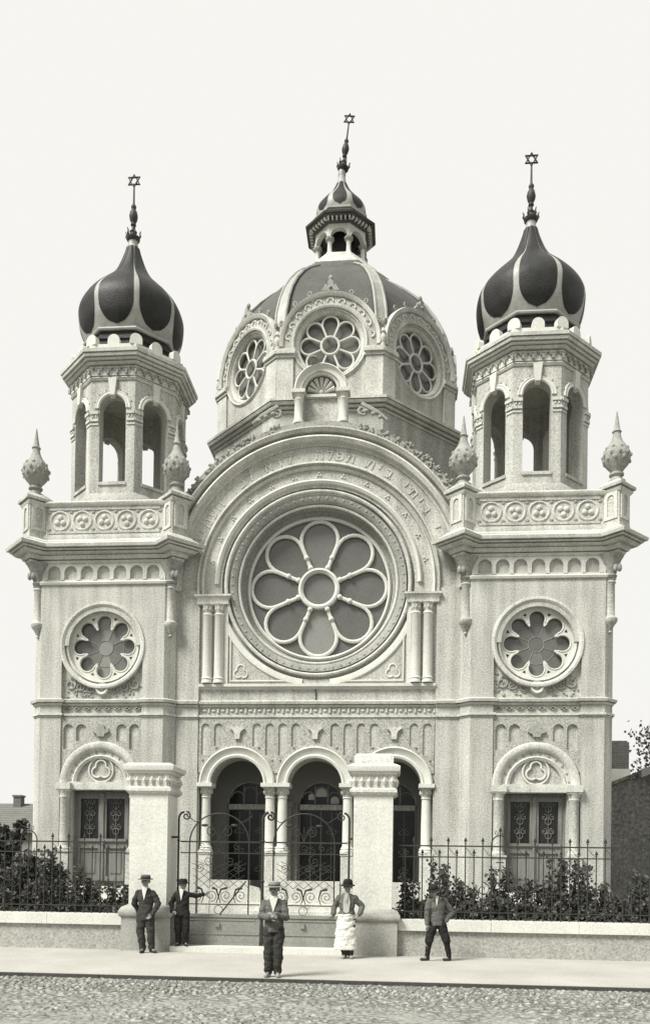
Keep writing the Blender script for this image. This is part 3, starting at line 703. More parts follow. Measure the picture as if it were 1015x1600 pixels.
    for k in (-1, 1):
        a, c = sorted((k*.02, k*.76))
        d_.box(a, a+.10, dy-.02, .38, 1.1, 3.62).box(c-.10, c, dy-.02, .38, 1.1, 3.62)
        d_.box(a+.10, c-.10, dy-.02, .38, 3.5, 3.62).box(a+.10, c-.10, dy-.02, .38, 2.05, 2.3).box(a+.10, c-.10, dy-.02, .38, 1.1, 1.24)
        d_.box(a+.10, c-.10, dy+.03, .38, 1.24, 2.05).box(a+.2, c-.2, dy+.01, .36, 1.32, 1.97)
        d_.box(a+.03, c-.03, dy-.07, dy-.02, 2.24, 2.33)
    d_.box(-.045, .045, dy-.06, dy+.02, 1.1, 3.64)
    do = part('tower_door', d_, 'wood')
    obj('door_glass', MB(TT).box(-.68, .68, dy+.05, dy+.06, 2.28, 3.52), 'glass_k', do)
    for k in (-1, 1):
        g = MB(TT); c2 = k*.39
        g.tube([(c2, dy+.02, 2.3), (c2, dy+.02, 3.5)], .01, 4)
        for zc in (2.55, 2.95, 3.3):
            g.arc(c2, zc, torus_prof(.085, dy+.02, .009, 4), n=16)
            for qq in (-1, 1): g.tube([(x_, dy+.02, z_) for x_, z_ in scroll(c2+qq*.11, zc+.12, .09, 1.2, 90, qq)], .009, 4)
        obj('door_grille', g, 'wood', do)
    obj('door_handle', MB(TT).tube([(.09, dy-.02, 2.1), (.09, dy-.09, 2.13), (.09, dy-.09, 2.27), (.09, dy-.02, 2.3)], .014, 5), 'iron', do)
    part('portal_step', MB(TT).box(-1.3, 1.3, -.7, -.02, 0, .95-.0).box(-1.35, 1.35, -1.05, -.7, 0, .6), 'light')

    # --- belvedere octagon
    A = 1.62; tn = math.tan(pi/8); cy = 2.185
    bo = MB(); archs = []; caps = []; stud = MB(); bead = MB()
    for k in range(8):
        TF = Tm(cx, cy, 0, 45*k)
        for m_ in (bo, stud, bead): m_.T = TF
        arch_ = MB(TF); archs.append(arch_)
        w_ = A*tn
        bo.plate([(-w_, 11.2), (w_, 11.2), (w_, 16.1), (-w_, 16.1)], [archhole(0, .40, 12.95, 15.16, 16)], -A, -A+.34)
        bo.box(-.42, .42, -A-.04, -A+.1, 12.86, 12.95)
        arch_.arc(0, 15.16, [(.40, -A+.02), (.40, -A-.03), (.44, -A-.055), (.48, -A-.03), (.53, -A-.045), (.56, -A)], 0, 180, 20)
        arch_.add([(-.07, -A-.1, 15.52), (.07, -A-.1, 15.52), (.13, -A-.1, 16.03), (-.13, -A-.1, 16.03), (-.07, -A+.02, 15.46), (.07, -A+.02, 15.46), (.13, -A+.02, 16.03), (-.13, -A+.02, 16.03)], [(0, 1, 2, 3), (4, 5, 6, 7), (0, 1, 5, 4), (1, 2, 6, 5), (2, 3, 7, 6), (3, 0, 4, 7)])
        for a in (20, 45, 68, 112, 135, 160): stud.ball((.585*cos(R(a)), -A, 15.16+.585*sin(R(a))), (.03, .025, .03), 6, 4)
        for i in range(5):
            x_ = -.56+.28*i
            bead.arc(x_, 16.27, torus_prof(.07, -A-.09, .022, 5), -20, 200, 9)
            bead.box(x_+.11, x_+.17, -A-.12, -A-.05, 16.15, 16.27)
        for sx_ in (-1, 1):
            x0, x1 = sorted((sx_*.43, sx_*(w_+.005)))
            cap_ = MB(TF); cap_.box(x0, x1, -A-.025, -A+.02, 14.66, 14.72).box(x0, x1, -A-.055, -A+.02, 14.76, 14.83).box(x0, x1, -A-.03, -A+.02, 14.83, 14.96).box(x0, x1, -A-.08, -A+.02, 14.96, 15.05)
            for j in range(2): cap_.ball((sx_*(.50+.1*j), -A-.03, 14.9), (.04, .04, .06), 6, 5)
            caps.append(cap_)
    ob = part('belvedere', bo, 'plaster')
    [obj('window_arch', q_, 'light', ob) for q_ in archs]; [obj('pier_capital', q_, 'trim', ob) for q_ in caps]; obj('studs', stud, 'weather', ob)
    octp = [(cx+A/cos(pi/8)*cos(R(22.5+45*k)), cy+A/cos(pi/8)*sin(R(22.5+45*k))) for k in range(8)]
    obj('frieze', MB().sweep(octp, layers(-.3, [(15.99, 16.04, .03, .06), (16.065, 16.10, .04, .03), (16.12, 16.335, .05, .05)], g=.05), True), 'trim', ob)
    obj('bead_row', bead, 'weather', ob)
    obj('belvedere_base', MB().sweep(octp, [(-.3, 11.2), (.22, 11.2), (.22, 12.35), (.02, 12.62), (-.3, 12.62)], True), 'rough', ob)
    obj('cornice', MB().sweep(octp, layers(-1.5, [(16.34, 16.39, .06, .07), (16.415, 16.48, .12, .17), (16.505, 16.56, .22, .24), (16.585, 16.66, .29, .31), (16.685, 16.78, .34, .35), (16.80, 16.92, .24, .12)]), True), 'trim', ob)
    obj('blocking_course', MB().sweep(octp, [(-.3, 16.92), (.06, 16.92), (.06, 17.06), (-.3, 17.06)], True), 'light', ob)
    for k in range(16):
        rad = (A+.02) if k % 2 == 0 else (A+.02)/cos(pi/8)
        T4 = Tm(cx, cy, 0, 22.5*k)
        obj('merlon', MB(T4).plate([(-.18, 17.05)]+[(.18, 17.05)]+arcpts(0, 17.18, .18, 0, 180, 12), [], -rad-.03, -rad+.14), 'light', ob)
    # --- onion dome
    prof = [(17.0, 1.25), (17.62, 1.29), (17.9, 1.41), (18.2, 1.53), (18.5, 1.585), (18.8, 1.60), (19.0, 1.55), (19.2, 1.44), (19.4, 1.28), (19.6, 1.09), (19.8, .885), (20.0, .69), (20.2, .54), (20.4, .43), (20.6, .345), (20.8, .27), (21.0, .205), (21.16, .17), (21.2, .16)]
    def rz_(z, pr=prof):
        for i in range(len(pr)-1):
            if pr[i][0] <= z <= pr[i+1][0]:
                t = (z-pr[i][0])/(pr[i+1][0]-pr[i][0])
                p0 = pr[max(0, i-1)][1]; p1 = pr[i][1]; p2 = pr[i+1][1]; p3 = pr[min(len(pr)-1, i+2)][1]
                return .5*((2*p1)+(-p0+p2)*t+(2*p0-5*p1+4*p2-p3)*t*t+(-p0+3*p1-3*p2+p3)*t**3)
        return pr[-1][1]
    def octr(a):                                        # softened octagon: vertices every 45 deg
        d_ = (a+pi/8) % (pi/4)-pi/8
        return .55*(1/cos(d_))*.96+.45*1.0
    b = MB(); zs = [17.0+4.17*i/44 for i in range(45)]
    for z_ in zs: 
        for j in range(64):
            a = 2*pi*j/64-pi/2; r_ = rz_(z_)*octr(2*pi*j/64)
            b.v.append((cx+r_*cos(a), cy+r_*sin(a), z_))
    for i in range(44):
        for j in range(64): b.f.append((i*64+j, i*64+(j+1) % 64, (i+1)*64+(j+1) % 64, (i+1)*64+j)); b.m.append(0)
    dm = part('onion_dome', b, 'metal_rib', angle=60)
    z0, z1 = 17.86, 21.10
    for k in range(8):
        p = MB(); nz_, nx_ = 36, 8
        for i in range(nz_+1):
            t = i/nz_; z_ = z0+(z1-z0)*(t**1.5 if t < .0 else t)
            full = 2*(pi/8)                             # facet width angle
            hwid = min(1, sqrt(max(0, 1-(1-min(1, (z_-z0)/.62))**2)))*(pi/8)*(.865+.085*min(1, max(0, (z_-19.2)/1.2)))
            for j in range(nx_+1):
                u_ = -hwid+2*hwid*j/nx_; a = 2*pi*k/8+u_
                r_ = rz_(z_)*octr(a)+.012+.028*(1-(abs(j-nx_/2)/(nx_/2))**4)*min(1, t*10)
                p.v.append((cx+r_*cos(a-pi/2), cy+r_*sin(a-pi/2), z_))
        for i in range(nz_):
            for j in range(nx_): p.f.append((i*(nx_+1)+j, i*(nx_+1)+j+1, (i+1)*(nx_+1)+j+1, (i+1)*(nx_+1)+j)); p.m.append(0)
        obj('dome_panel', p, 'metal_dark', dm, angle=80)
    o8 = lambda r_: [(cx+r_/cos(pi/8)*cos(R(22.5+45*k)), cy+r_/cos(pi/8)*sin(R(22.5+45*k))) for k in range(8)]
    obj('dome_base', MB().sweep(o8(1.27), [(-.3, 17.0), (.05, 17.0), (.05, 17.40), (.09, 17.43), (.09, 17.5), (.04, 17.52), (.04, 17.68), (-.3, 17.68)], True), 'metal_dark', dm)
    obj('dome_band', MB().sweep(o8(1.27), [(-.1, 17.68), (.11, 17.68), (.13, 17.72), (.11, 17.77), (-.05, 17.78)], True), 'metal_rib', dm)
    finial(cx, cy, 21.1, 0, part('finial', MB().lathe([(.19, 0), (.17, .05), (.145, .22), (.16, .26)], cx, cy, 21.10, 12), 'metal_rib'))
def finial(cx, cy, z, lean, par, sc_=1.0, ty=None):
    T5 = Matrix.Translation((cx, cy, z)) @ Matrix.Rotation(R(lean), 4, 'Y') @ Matrix.Scale(sc_, 4)
    cr_ = MB(T5).lathe([(.16, .24), (.21, .3), (.22, .36), (.15, .38), (.1, .5), (.12, .56), (.07, .6)], 0, 0, 0, 12)
    for i in range(6):
        a = i*pi/3; cr_.tube([(.17*cos(a), .17*sin(a), .33), (.23*cos(a), .23*sin(a), .42), (.21*cos(a), .21*sin(a), .5), (.25*cos(a), .25*sin(a), .57)], [.045, .035, .025, .012], 5)
    obj('finial_crown', cr_, 'spire', par)
    rd = MB(T5).lathe([(.07, .55), (.05, .72), (.09, .78), (.07, .84), (.12, .95), (.14, 1.06), (.11, 1.2), (.06, 1.28), (.08, 1.33), (.085, 1.38), (.04, 1.45), (.033, 1.5), (.027, 2.02)], 0, 0, 0, 10)
    obj('finial_rod', rd, 'spire', par)
    st = MB(T5); zc = 2.20; Rr = .205
    for a0 in (90, -90):
        st.tube([(Rr*cos(R(a0+120*i)), .012*(1 if a0 > 0 else -1), zc+Rr*sin(R(a0+120*i))) for i in range(3)], .036, 5, closed=True)
    obj('star', st, 'spire', par)
tower(-6.2, -1); tower(6.2, 1)
# --- nave body behind the front
part('nave_wall', MB().box(-7.7, 7.7, 4.3, 27, 0, 9.6).box(-4.2, 4.2, 2.85, 4.295, 0, 11.0).box(-4.2, 4.2, 1.16, 2.845, 5.25, 11.0), 'plaster')
nr = MB().add([(-7.9, 4.3, 9.6), (7.9, 4.3, 9.6), (7.9, 27.2, 9.6), (-7.9, 27.2, 9.6), (0, 6.5, 11.6), (0, 24, 11.6)], [(0, 1, 4), (1, 2, 5, 4), (2, 3, 5), (3, 0, 4, 5), (0, 1, 2, 3)])
part('nave_roof', nr, 'tile')
# --- central dome on its octagonal drum
DY = 7.5
def octagon(a, cx=0, cy=DY): return [(cx+a/cos(pi/8)*cos(R(22.5+45*k)), cy+a/cos(pi/8)*sin(R(22.5+45*k))) for k in range(8)]
db = part('drum', MB().prism(octagon(4.24), 9.0, 16.45), 'plaster')
obj('drum_cornice', MB().sweep(octagon(4.24), layers(-.8, [(16.27, 16.34, .03, .06), (16.37, 16.44, .12, .15), (16.47, 16.55, .22, .26), (16.575, 16.66, .28, .28), (16.685, 16.78, .15, .05)]), True), 'trim', db)
def dome_facet(k):
    T = Tm(0, DY, 0, 45*k); A = 4.12; zc = 18.62
    o = [(-1.705, 16.6), (1.705, 16.6), (1.705, 18.42), (1.60, 18.42)]+arcpts(0, zc, 1.60, -7, 187, 40)+[(-1.60, 18.42), (-1.705, 18.42)]
    f = part('dome_gable', MB(T).plate(o, [circ(0, zc, 1.10, 48)], -A, -A+.75), 'plaster')
    h = MB(T).arc(0, zc, [(1.52, -A+.02), (1.52, -A-.06), (1.58, -A-.1), (1.64, -A-.12), (1.67, -A-.05), (1.67, -A+.5), (1.6, -A+.5)], -4, 184, 44)
    h.arc(0, zc, [(1.16, -A+.02), (1.16, -A-.05), (1.21, -A-.07), (1.25, -A)], 0, 360, 44)
    obj('gable_moulding', h, 'trim', f)
    sc_ = MB(T)
    for i in range(11):
        a = 10+16*i; sc_.arc(1.37*cos(R(a)), zc+1.37*sin(R(a)), torus_prof(.095, -A-.01, .032, 5), a-100, a+100, 10)
    obj('scallops', sc_, 'light', f)
    ck = MB(T)
    for a in (22, 48, 67, 113, 132, 158):
        p = (1.70*cos(R(a)), 1.70*sin(R(a))+zc); sg = 1 if a < 90 else -1
        obj('crocket', MB(T).tube([(x_, -A, z_) for x_, z_ in scroll(p[0]+.0, p[1]+.07, .09, 1.1, -90, sg, 12)], .035, 5), 'weather', f)
    ck.plate([(-.30, zc+1.66), (.30, zc+1.66), (.2, zc+1.80), (.1, zc+1.84), (.08, zc+1.98), (0, zc+2.04), (-.08, zc+1.98), (-.1, zc+1.84), (-.2, zc+1.80)], [], -A-.1, -A+.1)
    ck.ball((0, -A, zc+2.12), (.075, .07, .1), 8, 6).ball((0, -A-.1, zc+1.76), .06, 7, 5).ball((.16, -A-.04, zc+1.84), .05, 6, 5).ball((-.16, -A-.04, zc+1.84), .05, 6, 5)
    obj('crocket_finial', ck, 'weather', f)
    for s in (-1, 1):
        x0, x1 = sorted((s*1.18, s*1.73)); obj('drum_pilaster', MB(T).box(x0, x1, -A-.07, -A+.02, 16.7, 18.2), 'trim', f)
        pc = MB(T)
        x0, x1 = sorted((s*1.12, s*1.76)); pc.box(x0, x1, -A-.11, -A+.02, 18.14, 18.24).box(x0, x1, -A-.17, -A+.02, 18.24, 18.34).box(x0, x1, -A-.13, -A+.02, 18.34, 18.42)
        obj('pilaster_cap', pc, 'trim', f)
    wf = part('dome_window', MB(T).arc(0, zc, [(1.0, -A+.45), (1.0, -A+.12), (1.04, -A+.06), (1.10, -A+.03), (1.10, -A+.45)], n=44), 'trim')
    tr = MB(T); petal_wheel(tr, 0, zc, -A+.17, .98, .29, .036, nub=False); tr.arc(0, zc, torus_prof(.29, -A+.16, .045), n=24)
    obj('tracery', tr, 'light', wf)
    g = glass_disc(0, 0, 0, 1.02, .28, 8, [0, 1, 0, 1, 0, 0, 1, 0] if k % 2 else [0, 0, 1, 0, 0, 1, 0, 0], parent=wf)
    g.data.transform(T @ Matrix.Translation((0, -A+.30, zc)))
    v = Tm(0, DY, 0, 45*k+22.5) @ Matrix.Translation((0, -A/cos(pi/8)-.03, 18.42))
    obj('corner_urn', MB(v).lathe([(.1, 0), (.1, .06), (.06, .1), (.11, .22), (.1, .34), (.05, .42), (.09, .48), (.02, .62)], 0, 0, 0, 10), 'trim', f)
for k in range(8): dome_facet(k)
dprof = [(18.3, 3.98), (19.2, 4.0), (19.8, 3.93), (20.4, 3.76), (20.9, 3.54), (21.4, 3.23), (21.9, 2.83), (22.3, 2.43), (22.65, 2.01), (22.95, 1.63), (23.2, 1.28), (23.3, 1.12)]
sh = MB(); dz = []
for i in range(len(dprof)-1):
    for t in range(4): dz.append((dprof[i][0]+(dprof[i+1][0]-dprof[i][0])*t/4, dprof[i][1]+(dprof[i+1][1]-dprof[i][1])*t/4))
dz.append(dprof[-1]); nj = 20; nn = 8*nj
for z_, a in dz:
    o8 = octagon(a)
    for k in range(8):
        p, q = Vector(o8[k]), Vector(o8[(k+1) % 8])
        for j in range(nj):
            r_ = p.lerp(q, j/nj); sh.v.append((r_.x, r_.y, z_))
for i in range(len(dz)-1):
    hw = dz[i][1]*math.tan(pi/8)
    for j in range(nn):
        xl = -hw+2*hw*((j % nj)+.5)/nj
        if hypot(xl, dz[i][0]+.08-18.62) < 1.22: continue       # the round windows open through the shell
        sh.f.append((i*nn+j, i*nn+(j+1) % nn, (i+1)*nn+(j+1) % nn, (i+1)*nn+j)); sh.m.append(0)
sh.f.append(tuple((len(dz)-1)*nn+j for j in range(nn))); sh.m.append(0)
cd = part('central_dome', sh, 'metal_mid', angle=30)
for k in range(8):
    a = R(22.5+45*k); rh = Vector((cos(a), sin(a), 0)); th = Vector((-sin(a), cos(a), 0)); rb = MB()
    fine = []
    for i in range(len(dprof)-1):
        for t in (0, .5): fine.append((dprof[i][0]+(dprof[i+1][0]-dprof[i][0])*t, dprof[i][1]+(dprof[i+1][1]-dprof[i][1])*t))
    fine.append(dprof[-1])
    for off in (-1, 1):
        rb.tube([Vector((0, DY, z_))+rh*(A_/cos(pi/8)+.01)+th*off*(.07+.11*min(1, (24-z_)/4)) for z_, A_ in fine], .05, 6)
    vs = []
    for z_, A_ in fine:
        hw = .07+.11*min(1, (24-z_)/4); base = Vector((0, DY, z_))+rh*(A_/cos(pi/8))
        vs += [tuple(base-th*hw+rh*.02), tuple(base+th*hw+rh*.02), tuple(base+th*hw-rh*.25), tuple(base-th*hw-rh*.25)]
    n4 = len(fine); rb.add(vs, [(4*i+j, 4*i+(j+1) % 4, 4*i+4+(j+1) % 4, 4*i+4+j) for i in range(n4-1) for j in range(4)])
    obj('rib', rb, 'metal_rib', cd)
# lantern
ln = part('lantern', MB().sweep(octagon(.92), layers(-.9, [(22.84, 22.96, .84, .90), (22.99, 23.16, .84, .72), (23.20, 23.34, .66, .52), (23.37, 23.47, .47, .43), (23.48, 23.88, .30, .06)]), True), 'trim')
ap = MB(); lc = MB()
for k in range(8):
    T = Tm(0, DY, 0, 45*k); A = .92; w_ = A*math.tan(pi/8); ap.T = T
    o = [(-w_, 24.42), (-.30, 24.42)]+arcpts(0, 24.50, .30, 180, 0, 12)+[(.30, 24.42), (w_, 24.42), (w_, 25.02), (-w_, 25.02)]
    ap.plate(o, [], -A, -A+.16)
    ap.arc(0, 24.5, torus_prof(.33, -A-.01, .025, 5), 0, 180, 12)
    vx = Tm(0, DY, 0, 45*k+22.5) @ Matrix.Translation((0, -A/cos(pi/8)+.1, 0))
    c_ = obj('lantern_column', MB(vx).lathe([(.12, 23.88), (.12, 23.94), (.085, 24.0), (.08, 24.3), (.1, 24.34)], 0, 0, 0, 10), 'light', ln)
    lc.T = vx; lc.lathe([(.09, 24.32), (.15, 24.4), (.17, 24.43), (.17, 24.48)], 0, 0, 0, 8)
obj('lantern_arcade', ap, 'light', ln); obj('column_capitals', lc, 'weather', ln)
obj('lantern_core', MB().prism(octagon(.5), 23.88, 25.0), 'metal_dark', ln)
lco = MB().sweep(octagon(.92), layers(-.9, [(24.97, 25.00, .06, .10), (25.02, 25.08, .12, .12), (25.10, 25.13, .24, .28), (25.15, 25.20, .34, .36), (25.22, 25.29, .2, .1)]), True)
obj('lantern_cornice', lco, 'metal_mid', ln)  # dark metal puts the cornice's shading into its colour
for k in range(8):
    for i in range(6): dt = MB(Tm(0, DY, 0, 45*k)).box(-.42+.155*i, -.36+.155*i, -1.15, -1.0, 25.015, 25.095); obj('dentil', dt, 'light', ln)
obj('lantern_rail', MB().sweep(octagon(.92), [(-.5, 25.26), (.0, 25.26), (.0, 25.52), (.05, 25.54), (.05, 25.62), (-.5, 25.62)], True), 'metal_rib', ln)
sp_ = [(25.55, .84), (25.75, .90), (25.95, .91), (26.1, .87), (26.25, .78), (26.4, .65), (26.55, .52), (26.75, .36), (26.95, .25), (27.15, .17), (27.4, .13)]
b = MB()
for z_, r_ in sp_:
    for j in range(48):
        a = 2*pi*j/48; d_ = (a+pi/8) % (pi/4)-pi/8; q = r_*(.6/cos(d_)+.4)
        b.v.append((q*cos(a-pi/2), DY+q*sin(a-pi/2), z_))
for i in range(len(sp_)-1):
    for j in range(48): b.f.append((i*48+j, i*48+(j+1) % 48, (i+1)*48+(j+1) % 48, (i+1)*48+j)); b.m.append(0)
ld = part('lantern_dome', b, 'metal_rib', angle=60)
for k in range(8):
    p = MB(); nz_, nx_ = 14, 6
    for i in range(nz_+1):
        z_ = 25.72+(27.1-25.72)*i/nz_
        for m_ in range(len(sp_)-1):
            if sp_[m_][0] <= z_ <= sp_[m_+1][0]: r_ = sp_[m_][1]+(sp_[m_+1][1]-sp_[m_][1])*(z_-sp_[m_][0])/(sp_[m_+1][0]-sp_[m_][0])
        hw = sqrt(max(0, 1-(1-min(1, (z_-25.72)/.3))**2))*(pi/8)*.72
        for j in range(nx_+1):
            u_ = -hw+2*hw*j/nx_; q = r_*(.6/cos(u_)+.4)+.015; a = 2*pi*k/8+u_-pi/2
            p.v.append((q*cos(a), DY+q*sin(a), z_))
    for i in range(nz_):
        for j in range(nx_): p.f.append((i*(nx_+1)+j, i*(nx_+1)+j+1, (i+1)*(nx_+1)+j+1, (i+1)*(nx_+1)+j)); p.m.append(0)
    obj('dome_panel', p, 'metal_dark', ld, angle=80)
finial(0.0, DY, 27.40, 6.5, part('finial', MB().lathe([(.13, 0), (.15, .1), (.12, .3)], 0, DY, 27.36, 10), 'metal_rib'), 1.0)

# ------------------------------------------------------------------ street wall, piers, gate, fences
def pier(cx, label, block):
    e = empty('gate_pier', label, 'gate pier', (cx, -8.25, 0), 'masonry piers of the gate')
    h = .355; k = .46
    sq = lambda a: [(-a, -a), (a, -a), (a, a), (-a, a)]
    obj('pier_base', MB().box(-k, k, -k, k, 0, .66).sweep(sq(k), [(-.3, .62), (.02, .62), (.05, .66), (.05, .72), (.0, .80), (-.08, .84), (-.3, .84)], True), 'stone', e)
    obj('shaft', MB().box(-h, h, -h, h, .8, 2.96), 'light', e)
    obj('neck_moulding', MB().sweep(sq(h), [(-.2, 2.90), (.03, 2.90), (.07, 2.95), (.07, 3.0), (.03, 3.03), (-.2, 3.03)], True), 'trim', e)
    fz = MB().box(-h-.03, h+.03, -h-.03, h+.03, 3.03, 3.27)
    for f in range(4):
        fz.T = Matrix.Rotation(pi/2*f, 4, 'Z')
        for i in range(6):
            x_ = -.34+.136*i
            fz.add([(x_-.065, -h-.03, 3.15), (x_, -h-.05, 3.06), (x_+.065, -h-.03, 3.15), (x_, -h-.05, 3.24), (x_, -h-.10, 3.15)], [(0, 1, 4), (1, 2, 4), (2, 3, 4), (3, 0, 4)])
    obj('frieze', fz, 'trim', e)
    obj('cornice', MB().sweep(sq(h), [(-.3, 3.27), (.05, 3.27), (.06, 3.31), (.11, 3.33), (.125, 3.39), (.125, 3.42), (.03, 3.47), (-.3, 3.47)], True), 'light', e)
    if block: obj('top_block', MB().sweep(sq(h), [(-.3, 3.46), (.0, 3.46), (.0, 3.60), (-.04, 3.66), (-.3, 3.68)], True), 'trim', e)
    return e
pier(-2.19, 'left whitewashed gate pier with a moulded cap and no block on top', False)
pier(1.955, 'right whitewashed gate pier crowned by an extra square block', True)
for x0, x1, lab in ((-12, -2.66, 'low rendered wall with pale coping left of the gate'), (2.42, 13, 'low rendered wall with pale coping right of the gate')):
    e = empty('low_wall', lab, 'wall', ((x0+x1)/2, -8.4, 0), 'low walls along the pavement')
    hw = (x1-x0)/2
    obj('wall', MB().box(-hw, hw, -.17, .17, 0, .46), 'gatewall', e)
    cp_ = MB(); x = -hw; random.seed(int(x1*10))
    while x < hw:
        l = min(random.uniform(1.4, 1.9), hw-x); cp_.box(x+.003, x+l-.003, -.23, .23, .462, .655); x += l
    obj('coping', cp_, 'light', e)
st_ = tag(obj('gate_step', MB().box(-1.72, 1.48, -.2, .2, 0, .10), 'light', loc=(0, -8.55, 0)), 'long worn stone step under the iron gate', 'step')

def spear(mb, x, y, z0, z1, r=.011):
    mb.tube([(x, y, z0), (x, y, z1-.1)], r, 5)
    mb.ball((x, y, z1-.115), (.022, .02, .012), 6, 4)
    mb.add([(x-.032, y, z1-.075), (x, y-.014, z1-.075), (x+.032, y, z1-.075), (x, y+.014, z1-.075), (x, y, z1), (x, y, z1-.105)], [(0, 1, 4), (1, 2, 4), (2, 3, 4), (3, 0, 4), (1, 0, 5), (2, 1, 5), (3, 2, 5), (0, 3, 5)])
    return mb
def fence(x0, x1, tall0, hoop0, label):
    e = empty('iron_fence', label, 'fence', ((x0+x1)/2, -8.4, .655), 'wrought iron fences on the low walls')
    ox = (x0+x1)/2; z_ = lambda z: z-.655
    for zr, r_ in ((2.0, .013), (1.8, .011), (.80, .010)):
        obj('rail', MB().box(x0-ox, x1-ox, -.008-r_*.3, .008+r_*.3, z_(zr)-r_, z_(zr)+r_), 'iron', e)
    n0 = math.ceil((x0-tall0)/.155)
    i = n0
    while tall0+.155*i < x1:
        x = tall0+.155*i-ox; rel = (tall0+.155*i-hoop0)/2.17; near = abs(rel-round(rel))*2.17
        if near < .05: spear(b := MB(), x, 0, z_(.655), z_(2.36))
        elif near < .2:
            b = MB().tube([(x, 0, z_(.655)), (x, 0, z_(2.03))], .012, 5)
        elif i % 2 == 0: spear(b := MB(), x, 0, z_(.655), z_(2.17))
        else: spear(b := MB(), x, 0, z_(.655), z_(1.95))
        b.ball((x, 0, z_(.735)), (.017, .015, .024), 6, 4)
        obj('picket', b, 'iron', e)
        if near < .05:
            sq_ = []
            h = MB().tube([(x+.155*cos(R(a)), 0, z_(2.03)+.17*sin(R(a))) for a in range(0, 181, 15)], .012, 5)
            for sgn in (-1, 1):
                h2 = MB(); sq_.append(h2); h2.tube([(u, 0, v) for u, v in scroll(x+sgn*.30, z_(1.22), .13, 1.3, 90, sgn)], .008, 4)
                h2 = MB(); sq_.append(h2); h2.tube([(u, 0, v) for u, v in scroll(x+sgn*.05, z_(1.55), .05, 1.2, -90, sgn)], .008, 4)
                h2 = MB(); sq_.append(h2); h2.tube([(u, 0, v) for u, v in scroll(x+sgn*.055, z_(2.24), .045, 1.1, 90, -sgn)], .006, 4)
            h.box(x-.07, x+.07, -.01, .01, z_(1.70), z_(1.72))
            obj('hoop', h, 'iron', e)
            for h2 in sq_: obj('scroll', h2, 'iron', e)
        elif i % 2 == 0 and near > .25:
            obj('scroll_bracket', MB().tube([(u, 0, v) for u, v in ((x+.008, z_(1.97)), (x+.05, z_(1.92)), (x+.10, z_(1.86)), (x+.14, z_(1.83)))], .005, 4), 'iron', e)
        i += 1
fence(-6.6, -2.66, -3.79, -4.56, 'spiked iron fence standing left of the gate')
fence(2.42, 8.2, 4.25, 4.25, 'spiked iron fence standing right of the gate')

